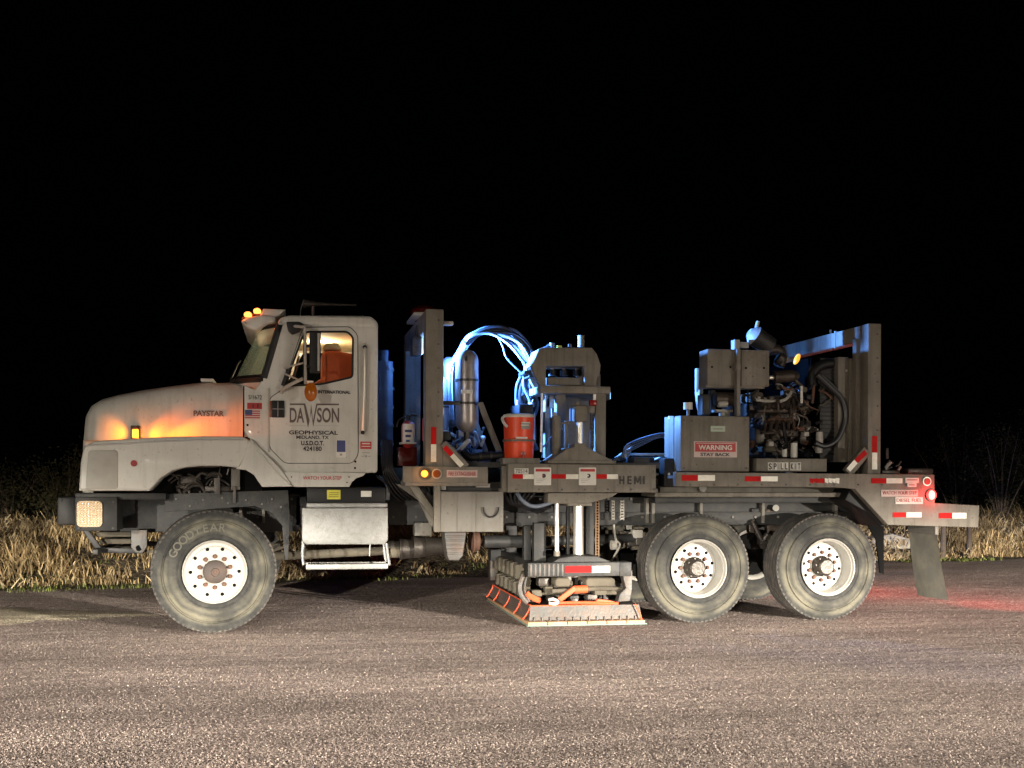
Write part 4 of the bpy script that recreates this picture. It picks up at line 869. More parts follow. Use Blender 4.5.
# deck at the front
b = B(GREY); b.pbox(403, 466.5, 488, 482.5, 0.05, 0.12, 0.006); b.pbox(405, 481, 488, 486, 0.06, 2.3, 0.004); b.pbox(434, 482, 440.5, 532, 0.12, 0.2, 0.005); b.plate([(395, 484), (420, 484), (440, 510), (440, 532), (430, 525), (418, 500)], 0.5, 0.53, 0.004)
b.pbox(403, 466.5, 488, 482.5, 2.3, 2.37, 0.006, dq=.05)
b.beam(P(412, 484, .3), P(437, 520, .3), 0.05, 0.07); b.use(HOSEB)
for k in range(5): b.tube([P(410 + k * 6, 486, .35), P(416 + k * 5, 492 + 4 * (k % 2), .3), P(424 + k * 3, 488 + k * 3, .3), P(432, 502 + 3 * k, .4)], 0.010, 6, 4)
fd = b.obj('front_deck', T)
b = B(GREASE); p = P(425.3, 473.7, .05); b.cyl(p, p - Vector((0, 0.02, 0)), 0.055, seg=24); ml = b.obj('side_marker_lamp', T); b = B(AMBON); p = P(424.6, 473.7, .03); b.cyl(p, p - Vector((0, 0.02, 0)), 0.034, 0.022, seg=20); b.obj('lens', ml)
point('side_marker_glow', p - Vector((0, 0.07, 0)), 0.8, (1, 0.35, 0.03), 0.02)
b = B(LGREY); p = P(436.7, 473.8, .05); b.cyl(p, p - Vector((0, 0.012, 0)), 0.050, seg=24); ml = b.obj('side_reflector', T); b = B(AMB); b.cyl(p, p - Vector((0, 0.018, 0)), 0.038, seg=20); b.obj('lens', ml)
b = B(PINK); b.pbox(446.8, 470.2, 477.4, 477.2, 0.044, 0.05, 0); sg = b.obj('sign_plate', T); b = B(REDL); b.text('FIRE EXTINGUISHER', 448.5, 471.6, 475.8, 475.8, 0.041, bold=0.0); b.obj('lettering', sg)
# side tank
b = B(BOXG); b.plate([(440, 491.5), (503.5, 491.5), (503.5, 532), (440, 532)], 0.14, 0.75, 0.008); b.pbox(457, 491.8, 457.6, 531.8, 0.134, 0.139, 0); b.pbox(476, 491.8, 476.6, 531.8, 0.134, 0.139, 0); tb_ = b.obj('toolbox', T)
b = B(BLACK); b.tube([P(490.8 + 7.5 * math.cos(R_(a)), 508 + 9 * math.sin(R_(a)), .115) for a in range(-5, 186, 19)], 0.008, 6, 2); b.obj('handle', tb_)
b = B(DGREY); b.pbox(441, 483, 503, 491, 0.25, 2.2, 0.005); b.use(LGREY).pbox(476, 483.5, 490, 487.5, .2, .25, .004).pbox(441, 483, 446, 490, .2, .25, .004); b.obj('deck_support', T)
b = B(STEEL); b.plate([(444, 532), (466.5, 532), (463, 556), (459, 560.5), (449, 560.5), (447, 556)], 0.30, 0.55, 0.012)
for k in range(5): b.pbox(446 + k * .4, 535.5 + k * 4.3, 464 - k * .4, 537.3 + k * 4.3, 0.285, 0.31, 0.005)
b.obj('ribbed_sump', T)
# driveline
b = B(GREASE)
for (px, py, r_, d_) in ((408, 549, .11, .75), (422, 547, .115, .7), (434, 546, .10, .66), (397, 548, .08, .8)):
    p = P(px, py, d_); b.cyl(p - Vector((.09, 0, 0)), p + Vector((.09, 0, 0)), r_, r_ * .85, 18)
b.use(BOXG).pbox(414.5, 522.5, 432, 536, 0.62, 0.8, 0.01); b.use(RUST)
b.cyl(P(470, 541, .7), P(479, 541, .7), 0.10, seg=20); b.cyl(P(472, 541, .69), P(474, 541, .69), 0.125, seg=20)
b.use(DGREY).cyl(P(484, 541.5, .72), P(535, 541.5, .72), 0.066, seg=24); b.cyl(P(535, 541.5, .72), P(660, 537, .9), 0.05, seg=20); b.use(MUD).cyl(P(390, 552, .75), P(400, 552, .75), 0.06)
b.cyl(P(200, 560, 1.2), P(400, 550, 1.0), 0.045)
b.obj('driveline', T)

# ---- accumulators and pipes behind the rack
def capsule(b, c0, c1, r, seg=28):
    L_ = (Vector(c1) - Vector(c0)).length; pr = [(r * (1 - math.cos(a * math.pi / 12)) , r * math.sin(a * math.pi / 12)) for a in range(7)]
    pr = pr + [(L_ - y, rr) for y, rr in reversed(pr)]
    M = Vector((0, 1, 0)).rotation_difference((Vector(c1) - Vector(c0)).normalized()).to_matrix().to_4x4(); M.translation = Vector(c0); b.lathe(pr, M, seg)
for (pa, pb, pxm, d_, rad_) in ((349.5, 433, 467, 0.55, 0.118), (357, 428, 449.5, 1.45, 0.12), (376, 436, 440, 1.2, 0.10)):
    b = B(TANKM); capsule(b, P(pxm, pb, d_), P(pxm, pa, d_), rad_); b.use(GREASE)
    for py in (pa + 31, pa + 54):
        if py < pb - 8: p = P(pxm, py, d_); b.cyl(p - Vector((0, 0, .012)), p + Vector((0, 0, .012)), rad_ + .006, seg=28)
    b.cyl(P(pxm, pb + 8, d_), P(pxm, pb - 1, d_), 0.035); o = b.obj('accumulator', T, smooth=50)
    if d_ < .6: b = B(LABEL); p = P(467, 391.5, d_ - .12); b.box(p.x - .06, p.x + .06, p.y - .004, p.y + .02, p.z - .018, p.z + .018); b.obj('label_plate', o); b = B(GREASE); b.cyl(P(466, 361, d_ - .11), P(466, 356, d_ - .10), 0.016); b.pbox(443, 401, 460, 405, .40, .42, .003); b.obj('strap', o)
b = B(GREASE, LGREY); random.seed(11)
for k in range(44):
    a = P(440 + 44 * rs(), 428 + 34 * rs(), 0.5 + 0.9 * rs()); c = a + Vector((random.uniform(-.16, .16), random.uniform(-.1, .1), random.uniform(-.16, .16))); b.use(random.choice((GREASE, LGREY, HOSEM))); b.tube([a, a.lerp(c, .5) + Vector((.03, 0, .04)), c], 0.010 + 0.016 * rs(), 7, 3)
for k in range(10):
    a = P(444 + 36 * rs(), 432 + 28 * rs(), 0.55 + .6 * rs()); b.use(random.choice((LGREY, DGREY))).box(a.x - .05, a.x + .05, a.y - .04, a.y + .04, a.z - .04, a.z + .05, .008)
b.obj('valve_manifold', T)
b = B(GREY); b.beam(P(480, 403, .45), P(501, 456, .45), 0.06, 0.055); b.beam(P(475, 420, .8), P(487, 455, .8), 0.05, 0.045); b.cyl(P(481, 405, .44), P(481, 405, .40), 0.03); b.obj('diagonal_strut', T)
b = B(BLACK); b.tube([P(464, 452, .35), P(470, 457, .33), P(480, 456.5, .33), P(506, 455, .33)], 0.040, 12, 4); b.use(GREASE).cyl(P(479, 456.4, .33), P(481, 456.4, .33), .048).cyl(P(490, 456, .33), P(492, 456, .33), .048); b.obj('suction_pipe', T)
b = B(DGREY); b.pbox(440, 462, 660, 468, 0.25, 2.2, 0.003); b.obj('deck_plate', T)
# hydraulic hose arch
b = B(HOSEB); b.tube([P(464, 343, .9), P(474, 336, .9), P(486, 330, .9), P(499, 327.5, .9), P(508, 330, .9)], .034, 10, 5); b.obj('hose_sleeve', T)
random.seed(5)
for k in range(22):
    o = random.uniform(-1, 1); d0 = 0.85 + 0.55 * rs(); hh = 327 + 7 * rs(); xx = 6 * o
    x_end = 536 + random.uniform(-7, 6); bl = random.uniform(-1, 1)
    pts = [P(455 + 4 * o, 420, d0 - .1), P(453 + 4 * o, 375 + 4 * o, d0 - .05), P(459 + 4 * rs(), 352 + 3 * o, d0 + .1), P(472 + 5 * o, 335 + 3 * rs(), d0), P(492 + 4 * o, hh, d0), P(512 + 5 * o, hh + 5 - 6 * o + 3 * rs(), d0), P(525 + 7 * o, 350 - 4 * o + 4 * rs(), d0), P(530 + 6 * o, 366, d0), P(527 + 6 * bl, 385, d0), P(520 + 19 * rs(), 402, d0), P(526 + 9 * rs(), 425, d0 + .1), P(530 + 8 * rs(), 450, d0 + .1)]
    b = B(HOSEM if k % 4 else HOSEB); b.tube(pts, random.choice((0.010, 0.013, 0.018)), 8, 6); b.obj('hydraulic_hose', T)
b = B(HOSEM); b.tube([P(494, 331, .95), P(502, 345, .95), P(506, 357, .95), P(514, 366, .95), P(521, 373, .95), P(524, 380, .95)], 0.009, 8, 6); b.obj('hydraulic_hose', T)
b = B(HOSEM); b.tube([P(522, 374, .95), P(517, 385, .95), P(516, 400, .95), P(517, 412, .95), P(517, 450, .95)], 0.015, 8, 6); b.obj('hydraulic_hose', T)
b = B(ROD); b.cyl(P(533.5, 375, .95), P(533.5, 440, .95), 0.018); b.cyl(P(542, 391, .35), P(541, 452, .35), 0.012); b.cyl(P(517, 400, .95), P(517, 455, .95), 0.02); b.cyl(P(538, 350, .95), P(552, 345, .95), 0.012)
b.use(HOSEM).tube([P(552, 436, .4), P(545, 445, .4), P(540, 450, .4)], 0.009); b.obj('steel_pipe', T)
b = B(DGREY)
for (px, py) in ((530, 369), (529, 377), (524, 374)): p = P(px, py, .7); b.box(p.x - .04, p.x + .04, .5, .8, p.z - .02, p.z + .02, .01)
b.obj('hose_clamp', T)
b = B(DGREY, LGREY)
for k in range(14):
    p = P(519 + 16 * rs(), 393 + 16 * rs(), .85 + .4 * rs()); b.use(random.choice((DGREY, LGREY, BLACK))).cyl(p, p + Vector((random.uniform(-.07, .07), random.uniform(-.08, .02), random.uniform(-.06, .06))), .018 + .02 * rs())
b.pbox(519, 404, 533, 415, .6, 1.1, .01); b.obj('servo_valve', T)

# ---- lift mast
b = B(GREY)
mo = [(531.5, 366), (539, 349), (544, 347.5), (592, 347.5), (597, 354), (600.8, 365), (600, 374), (596.5, 380), (596.5, 386.5), (541, 386.5), (537, 380)]
b.plate([mo, [(546, 366), (584.5, 366), (584.5, 386), (546, 386)]], 0.32, 0.42, 0.008); b.plate([mo, [(546, 366), (584.5, 366), (584.5, 386), (546, 386)]], 0.62, 0.70, 0.008, dq=.32)
b.plate([mo[0], mo[1], (544, 352), (535, 367)], .42, .62, dq=.32); b.plate([(539, 349), (592, 347.7), (592, 352), (540, 353)], .42, .62, dq=.32); b.plate([(592, 349), (600, 365), (600, 374), (594, 372), (590, 352)], .42, .62, dq=.32)
b.pbox(547, 377.5, 583.5, 385, .38, .5, .004); b.pbox(540.5, 386, 610.5, 393.3, 0.26, 0.6, .006); b.pbox(540.5, 386, 610.5, 393.3, .62, .9, .006, dq=.26)
b.pbox(594.5, 374, 600.5, 388, .5, .7, .004); b.pbox(595.5, 393, 606, 458, 0.34, 0.5, 0.006); b.pbox(545, 393, 550, 458, 0.6, 0.7, 0.006); b.pbox(595.5, 393, 606, 458, 1.9, 2.05, 0.006, dq=.34)
mast = b.obj('lift_mast', T)
b = B(BOXG); b.pbox(542, 393, 597, 458, 1.02, 1.06, 0.004); b.pbox(556, 393, 566, 430, 0.5, 0.76, .02); b.use(LGREY).pbox(546, 394, 555, 408, .6, .7, .01); b.use(BLACK)
for px in (552, 564, 577): b.cyl(P(px, 376, .6), P(px, 370, .6), .045)
b.use(LGREY)
for px in (552, 564, 577): b.cyl(P(px, 370, .6), P(px, 368.5, .6), .02)
b.obj('mast_panel', mast)
b = B(GREY); b.pbox(575.5, 405, 588, 421.5, 0.24, 0.40, 0.02); b.pbox(587, 406, 595, 413, .3, .4, .004); b.cyl(P(578, 405, .32), P(578, 402, .32), .03); b.obj('cylinder_head', mast)
b = B(CHROME); b.cyl(P(579.7, 421, .32), P(579.7, 446, .32), 0.034, seg=24); b.obj('lift_rod', mast)
b = B(GREY); b.cyl(P(556.5, 416, .3), P(556.5, 456, .3), 0.045, seg=20); b.use(LGREY).cyl(P(554.5, 416, .3), P(554.5, 412, .3), 0.03, .015); b.use(GREY).pbox(560, 422, 571, 424, .3, .34, .003); b.cyl(P(566, 421, .35), P(566, 456, .35), .02); b.obj('guide_cylinder', mast)
b = B(REDR); b.pbox(590, 400, 597, 405.5, .3, .36, .01); b.obj('mast_reflector', mast)
b = B(ROD); b.pbox(593.5, 393, 596, 400, .32, .34, 0); b.use(HOSEM); b.plate([(570, 405), (573.5, 411), (575, 421), (570, 421)], .4, .42, .003); b.obj('mast_trim', mast)
def chain(b, px, pa, pb, d, wr=0.02):
    p0, p1 = P(px, pa, d), P(px, pb, d); n = int((p0 - p1).length / 0.03)
    for i in range(n):
        z = p0.z + (p1.z - p0.z) * (i + .5) / n; 
        b.box(p0.x - wr, p0.x + wr, d - .012, d + .012, z - .009, z + .009, .003); b.box(p0.x - wr * 1.1, p0.x - wr * .7, d - .014, d + .014, z - .016, z + .016, .002); b.box(p0.x + wr * .7, p0.x + wr * 1.1, d - .014, d + .014, z - .016, z + .016, .002)
b = B(GREASE); chain(b, 592, 412, 448, .34, .018); b.obj('lift_chain', mast)
b = B(GREY); b.plate([(549, 461.5), (566.5, 449), (574.5, 447), (574.5, 443.5), (586, 443.5), (587, 447), (590, 449), (615, 461.5)], 0.10, 0.50, 0.006); b.pbox(548, 460.5, 616, 463.5, .07, .6, .004); b.obj('mast_foot', mast)
b = B(GREY); b.cyl(P(581, 347, .6), P(581, 335.5, .6), .035, seg=20); b.cyl(P(570, 347, .5), P(570, 344, .5), .02); b.use(YELL).pbox(557, 345.3, 562, 347.6, .45, .5, .003); b.use(HOSEM).tube([P(540, 351, .5), P(548, 346, .5), P(552, 343.5, .5), P(555, 347, .5)], .014, 6, 4); b.cyl(P(552, 347.5, .5), P(552, 343, .5), .03); b.obj('mast_cap_fitting', mast)

# ---- middle deck beam
b = B(GREY); b.plate([(508, 463.5), (656, 465), (656, 492.6), (508, 492.3)], 0.04, 0.16, 0.006); b.pbox(502, 466, 512, 492, .12, .2, .004); b.pbox(508, 464, 656, 492, 2.3, 2.4, .006, dq=.04); b.pbox(500, 488.5, 658, 492.3, .16, 2.3, .004); b.pbox(503, 458, 540, 464.5, 0.10, 0.50, 0.005)
b.pbox(552, 493, 580, 504, .2, .6, .01); b.plate([(548, 493), (618, 493), (612, 497), (590, 503), (548, 503)], .14, .3, .005); b.pbox(568, 503, 592, 506, .2, .5, .005)
mb = b.obj('middle_deck', T)
dd = 0.034
for i, (x0, x1) in enumerate(((534.2, 551.2), (579, 596.2))):
    b = B(LABEL); b.plate([(x0, 467.5), (x1, 467.5), (x1, 485.2), (x0, 485.2)], dd, dd + .005, rad=1); s_ = b.obj('warning_sticker', mb)
    b = B(REDL); b.pbox(x0 + 1.5, 469, x1 - 1.3, 471.6, dd - .003, dd, 0); b.obj('sticker_print', mb)
    b = B(DARKL); b.cyl(P(x0 + 9.5, 475.8, dd), P(x0 + 9.5, 475.8, dd - .003), 0.021); b.use(REDL if i == 0 else LABEL).cyl(P(x0 + 9.0, 475.6, dd), P(x0 + 9.0, 475.6, dd - .005), 0.009); b.use(GREYL)
    for k in range(3): b.pbox(x0 + 2, 478.8 + 1.7 * k, x0 + (11 - 2.2 * k), 479.2 + 1.7 * k, dd - .003, dd, 0)
    b.obj('sticker_print', mb)
b = B(REDT)
for a, c, e in ((512.5, 523, 534), (551.5, 566, 578.5), (596.5, 607, 618)): b.use(REDT).pbox(a, 474.2, c, 478.7, dd + .002, dd + .006, 0); b.use(WHT).pbox(c, 474.3, e, 479, dd + .002, dd + .006, 0)
b.obj('reflective_tape', mb)
b = B(LABEL); b.pbox(514.5, 468.3, 528.5, 474, dd, dd + .005, 0); b.obj('number_plate', mb); b = B(DARKL); b.text('70514', 515.5, 469, 527.5, 473.3, dd - .003, bold=.0); b.obj('lettering', mb)
b = B(DARKL); b.text('H', 619.5, 476, 624.3, 484.3, dd, bold=.03); b.text('E', 627.6, 476, 631.6, 484.3, dd, bold=.03); b.pbox(643.2, 476, 644.8, 484.3, dd - .002, dd + .002, 0); b.plate([(634.3, 484.3), (634.3, 476), (636, 476), (637.8, 480.5), (639.6, 476), (641.3, 476), (641.3, 484.3), (640, 484.3), (640, 479.6), (638.2, 483), (637.4, 483), (635.6, 479.6), (635.6, 484.3)], dd - .002, dd + .002); b.obj('lettering', mb)
b = B(HOSEM); b.tube([P(517, 493, .25), P(522, 500, .2), P(530, 505.5, .2), P(540, 506, .2), P(552, 502, .2)], .020, 8, 5)
b.use(HOSEB)
for k in range(7): b.tube([P(505 + 5 * k, 493, .4), P(510 + 3 * k, 503, .45), P(524 + 3 * k, 508, .5), P(538 + 2 * k, 513 - k, .6)], .014, 6, 4)
b.obj('under_deck_hose', T)

# ---- lift rods, guide and baseplate
b = B(ROD); b.cyl(P(556.8, 500, .22), P(556.8, 553, .22), 0.021, seg=20); b.use(GREY).cyl(P(556.8, 551, .22), P(556.8, 556, .22), 0.032); b.obj('guide_rod', T)
b = B(CHROME); b.cyl(P(578.3, 504, .28), P(578.3, 556, .28), 0.052, seg=32); b.obj('lift_cylinder_rod', T)
b = B(mat('brown_strap', (0.22, 0.13, 0.07), 0.7, dirt=.5, dirtcol=(.08, .06, .05), dscale=12)); x0, z0 = q(597.5, 501, .25); x1, z1 = q(597.5, 557, .25); b.box(x0 - .022, x0 + .022, .25, .258, z1, z0, .002)
b.use(VOID)
for k in range(20): z = z1 + (z0 - z1) * (k + .5) / 20; b.cyl((x0, .2495, z), (x0, .247, z), .0105, seg=8)
b.obj('perforated_strap', T)
b = B(DGREY); b.pbox(534, 523, 546, 563, .35, .45, .006); b.pbox(524, 526, 531, 560, .5, .6, .006); b.pbox(586, 505, 594, 562, .6, .7, .006); b.pbox(567, 505, 570, 556, .35, .4, .003); b.pbox(534, 523, 546, 563, 1.9, 2.0, .006, dq=.35); b.obj('guide_column', T)
b = B(DGREY); b.pbox(528, 562.5, 631, 576.5, 0.02, 0.22, 0.008); b.pbox(528, 562.5, 631, 576.5, 2.2, 2.4, 0.008, dq=.02); b.pbox(540, 564, 620, 575, .2, 2.3, .01, dq=.02)
b.plate([(552, 562.5), (560, 558), (575, 555.5), (597, 556), (613, 562.5)], .1, .45, .01); b.pbox(620, 562.5, 631.5, 576.3, 0.012, .03, .003); b.use(STEEL)
for k in range(8): b.pbox(530 + 4.5 * k, 564, 532 + 4.5 * k, 576, 0.012, .03, .002)
rm = b.obj('reaction_mass_frame', T)
b = B(REDT); b.pbox(565, 566, 592, 572.7, .013, .019, 0); b.use(WHT).pbox(592, 566, 610, 572.7, .013, .019, 0); b.obj('reflective_tape', rm)
b = B(MUD)
for (a, c) in ((555, 571), (586, 615.5)):
    b.plate([(a, 578), (c, 578), (c, 587), (a, 587)], .1, .7, .02, rad=4); b.plate([(a, 578), (c, 578), (c, 587), (a, 587)], 1.7, 2.3, .02, rad=4, dq=.1)
b.obj('air_bag', T)
b = B(STEEL); b.plate([(623, 576.5), (632.5, 570), (632, 590), (630, 601), (618, 602), (620, 594), (626, 588)], .04, .16, .006); b.tube([P(523, 575, .12), P(519.8, 585, .1), P(521, 595, .1), P(527, 603, .1)], .026, 8, 5); b.tube([P(526, 576, .2), P(524, 590, .2), P(529, 602, .2)], .018, 8, 5); b.obj('isolator_leg', T)
b = B(MUD)
zq = lambda py, d=.05: q(560, py, d)[1]
b.tube([P(552, 591, .15), P(575, 590, .15), P(600, 588.5, .15), P(622, 589, .15)], .022, 8, 3); b.tube([P(548, 592, .5), P(622, 592, .5)], .03, 8, 1); b.pbox(530, 577, 541, 602, .5, .6, .01); b.pbox(545, 578, 553, 594, .3, .4, .01); b.use(DGREY)
for k in range(60):
    p = P(530 + 96 * rs(), 578 + 23 * rs(), .18 + 1.0 * rs()); b.use(random.choice((MUD, GREASE, DGREY, STEEL, GREASE))).box(p.x - .04 - .05 * rs(), p.x + .04, p.y, p.y + .15, p.z - .02 - .03 * rs(), p.z + .02 + .03 * rs(), .01)
b.obj('shaker_mechanism', T)
b = B(ORSTRAP); b.beam(P(559, 600, .1), P(575, 588, .1), .04, .05); b.tube([P(553, 603, .06), P(585, 602.5, .06), P(618, 603.5, .06)], .014, 6, 3); b.cyl(P(574, 589.5, .14), P(587, 589, .14), .04, seg=14); b.tube([P(526, 593, .2), P(531, 597, .2), P(540, 601, .2)], .03, 6, 3); b.plate([(595, 603), (598, 599), (610, 600.5), (618, 603)], .06, .12, .004); b.obj('orange_hose', T)
b = B(LABEL); b.tube([P(549, 600, .08), P(553, 599, .05), P(558, 602, .05), P(555, 604, .05), P(549, 603, .05)], .014, 6, 3, ); b.obj('loose_rope', T)
# baseplate: skirts of a truncated pyramid on the ground
(xl, zl_), (xrr, _) = q(528.5, 605, .10), q(639, 605, .10); (xl2, _), (xr2, _) = q(527.5, 624, .02), q(645, 624, .02)
zt_, zm_ = q(580, 605.5, .10)[1], q(580, 620, .03)[1]
t = bmesh.new()
def ring(x0, x1, y0, y1, z): return [t.verts.new(v) for v in ((x0, y0, z), (x1, y0, z), (x1, y1, z), (x0, y1, z))]
A = ring(xl + .02, xrr, .10, 2.30, zt_); Bq = ring(xl + .0, xrr + .02, .06, 2.34, zm_)
for i in range(4): t.faces.new((A[i], A[(i + 1) % 4], Bq[(i + 1) % 4], Bq[i]))
t.faces.new(A)
bmesh.ops.recalc_face_normals(t, faces=t.faces)
b = B(STEEL); b.bm = t
for k in range(14): 
    x = xl + .05 + (xrr - xl - .1) * k / 13; b.box(x - .006, x + .006, .045, .07, zm_ - .01, zm_ + .03, .003)
bpz = b.obj('baseplate', T, smooth=20)
RIMM = mat('scraped_edge', (0.36, 0.20, 0.11), 0.6, dirt=0.7, dirtcol=(0.34, 0.30, 0.20), dscale=8, bump=.3)
b = B(RIMM)
for k in range(6):
    xa = xl2 + (xr2 - xl2) * k / 6; b.box(xa + .004, xa + (xr2 - xl2) / 6 - .004, .0, 2.42, .004, zm_ - .01, .006)
b.use(mat('teal_edge', (0.14, 0.22, 0.19), 0.7)).box(xl2 - .006, xr2 + .015, -.003, 2.425, .002, .014, .003); b.obj('wear_plate', bpz)
b = B(ORSTRAP)
for y in (.12, .62, 1.2, 1.85, 2.3): b.tube([(xl + .03, y, zt_ + .01), (xl - .01, y, zt_ * .6), (xl2 - .02, y + .03, .06)], .009, 6, 3)
b.tube([(xl + .02, .1, zt_ + .01), (xl + .02, 2.3, zt_ + .01)], .007, 6, 1); b.tube([(xl + .02, .09, zt_ + .005), (xrr - .3, .09, zt_ + .005)], .006, 6, 1)
b.tube([P(635, 604, .06), P(640, 614, .03), P(642, 622, .01)], .008, 6); b.obj('tie_strap', bpz)
# far mechanism seen to the left of the frame
b = B(MUD)
for k in range(6): 
    y = .9 + .26 * k; b.box(xl + .02, xl + .20, y, y + .14, zt_ + .20, zt_ + .36, .02); b.box(xl + .05, xl + .24, y + .02, y + .12, zt_ + .02, zt_ + .15, .01)
b.use(STEEL).box(xl + .01, xl + .10, 2.42, 2.56, zt_ + .05, zt_ + .34, .01); b.use(MUD).box(xl + .05, xl + .3, .5, .8, zt_ + .05, zt_ + .3, .02); b.obj('isolator_block', T)
# brackets between baseplate and rear wheel
b = B(MUD)
for k in range(16): p = P(612 + 34 * rs(), 527 + 20 * rs(), .8 + .5 * rs()); b.use(random.choice((MUD, MUD, LGREY, GREASE))).box(p.x - .07 * rs() - .02, p.x + .06, p.y, p.y + .1, p.z - .05, p.z + .05, .015)
b.use(LGREY).tube([P(614, 525, .7), P(616, 540, .6), P(620, 545, .6), P(612, 560, .5)], .012, 6, 4); b.use(CONC).cyl(P(611, 545, .75), P(616, 545, .75), .05); chain(b, 622, 500, 520, .6, .02); chain(b, 613, 500, 520, .6, .015); b.obj('suspension_bracket', T)
b = B(GREASE)
for k in range(26): p = P(750 + 30 * rs(), 512 + 40 * rs(), .75 + .6 * rs()); b.use(random.choice((GREASE, DGREY, BRASS))).box(p.x - .08 * rs() - .02, p.x + .07, p.y, p.y + .1, p.z - .05, p.z + .05, .015)
b.tube([P(752, 520, .7), P(762, 540, .7), P(768, 535, .7), P(775, 560, .8)], .03, 8, 4); b.obj('equaliser_beam', T)

# ---- rear deck
b = B(GREY)
b.plate([(676, 472), (934.5, 474.5), (935, 503), (979.5, 505.5), (978.5, 527.5), (888, 525), (855, 489), (838, 487.5), (676, 486.5)], 0.02, 0.12, 0.006)
b.plate([(676, 472), (934.5, 474.5), (935, 503), (979.5, 505.5), (978.5, 527.5), (888, 525), (855, 489), (838, 487.5), (676, 486.5)], 2.3, 2.4, 0.006, dq=.02)
xa, xb = q(676, 480, .02)[0], q(934, 480, .02)[0]; z_ = q(800, 476, .02)[1]; b.box(xa, xb, .12, 2.3, z_ - .03, z_, 0); xc, xd = q(935, 505, .02)[0], q(979, 505, .02)[0]; z2_ = q(955, 506.5, .02)[1]; b.box(xb, xd, .12, 2.3, z2_ - .02, z2_, 0); b.box(xb - .02, xb, .12, 2.3, z2_, z_, 0); b.box(xd - .03, xd - .002, .12, 2.3, z2_ - .2, z2_, 0)
rd = b.obj('rear_deck', T)
b = B(GREY); b.pbox(655, 492.5, 850, 497, .3, .8, .006); b.pbox(660, 486, 845, 493, .5, .7, .004); b.use(DGREY).pbox(655, 497, 900, 503, .5, .8, .004); b.use(BLACK).plate([(850, 489), (858, 493), (888, 525), (882, 527), (868, 513), (845, 500)], .14, .6, .01); b.use(LGREY).cyl(P(703, 488, .45), P(703, 488, .5), .04).cyl(P(776, 508, .7), P(776, 508, .74), .035); b.obj('sub_frame', T)
b = B(VOID); b.plate([(868, 512), (884, 526), (884, 574), (880, 573), (876, 540), (866, 522)], .5, .52, .003); b.obj('wheel_guard', T)
td = .014
b = B(REDT)
for a, c, e, y0, y1 in ((682, 698, 715, 475, 480.8), (745, 761, 777.8, 476.3, 481.3), (871.3, 886.5, 902.5, 478.2, 483.4), (892.8, 906.5, 921.5, 512.3, 517.3), (939, 952.3, 966.5, 512.8, 518.4)):
    b.use(REDT).pbox(a, y0, c, y1, td, td + .005, 0); b.use(WHT).pbox(c, y0, e, y1, td, td + .005, 0)
b.use(REDT)
for k in range(8): b.use(REDT if k < 4 else WHT).plate([(810 + 3.7 * k, 478 + rs()), (813.6 + 3.7 * k, 478 + rs()), (813.3 + 3.7 * k, 483 + rs()), (810.3 + 3.7 * k, 483 - rs())], td, td + .005)
b.obj('reflective_tape', rd)
def sign(x0, y0, x1, y1, txt, m=PINK, ink=REDL, d=td, par=None, tin=(1.2, 1.3), bold=.0, nm='sign_plate'):
    b = B(m); b.pbox(x0, y0, x1, y1, d - .004, d + .002, 0); s_ = b.obj(nm, par or rd); 
    b = B(ink); n = len(txt); h = (y1 - y0 - 2 * tin[1]) / n
    for i, t_ in enumerate(txt): b.text(t_, x0 + tin[0], y0 + tin[1] + i * h, x1 - tin[0], y0 + tin[1] + (i + .82) * h, d - .0065, bold=bold)
    b.obj('lettering', par or rd)
sign(881.3, 489.8, 918, 496.6, ['WATCH YOUR STEP']); sign(895.5, 497.2, 923, 504, ['DIESEL FUEL'], LABEL); b = B(LABEL); b.pbox(905.5, 477.8, 919, 483, td - .004, td + .002, 0).pbox(907.5, 483, 916.5, 487, td - .004, td + .002, 0); b.use(REDL).pbox(907, 479.5, 917.5, 480.3, td - .006, td - .004, 0).pbox(909, 484.6, 915, 485.3, td - .006, td - .004, 0); b.obj('sign_plate', rd)
b = B(CHROME); p = P(926.5, 481.4, .02); b.cyl(p, p - Vector((0, .012, 0)), .048, seg=24); rr_ = b.obj('tail_reflector', T); b = B(REDR); b.cyl(p, p - Vector((0, .022, 0)), .036, seg=20); b.obj('lens', rr_)
b = B(REDP); p = P(930.5, 495, .02); b.cyl(p, p - Vector((0, .02, 0)), .060, seg=24); rr_ = b.obj('tail_lamp', T); b = B(REDON); b.lathe([(0, .034), (-.02, .031), (-.03, .016), (-.032, 0)], Matrix.Translation(p - Vector((0, .02, 0))) @ Matrix.Scale(1.5, 4, (0, 0, 1)), 18); b.obj('lens', rr_)
xm = q(935.5, 495, .02)[0]
point('tail_lamp_glow', (xd + .15, 2.6, 1.0), 40, (1, .02, .03), .03); point('tail_lamp_glow', (p.x, -.10, p.z), 4.5, (1, .012, .02), .02); point('tail_lamp_glow', (xm + .12, .45, z2_ + .10), 2.5, (1, .012, .02), .03)
spot('tail_lamp_beam', (xd + .10, .7, z2_ - .12), G(1030, 603), 100, (1, .04, .06), 84, 1.0, .03)
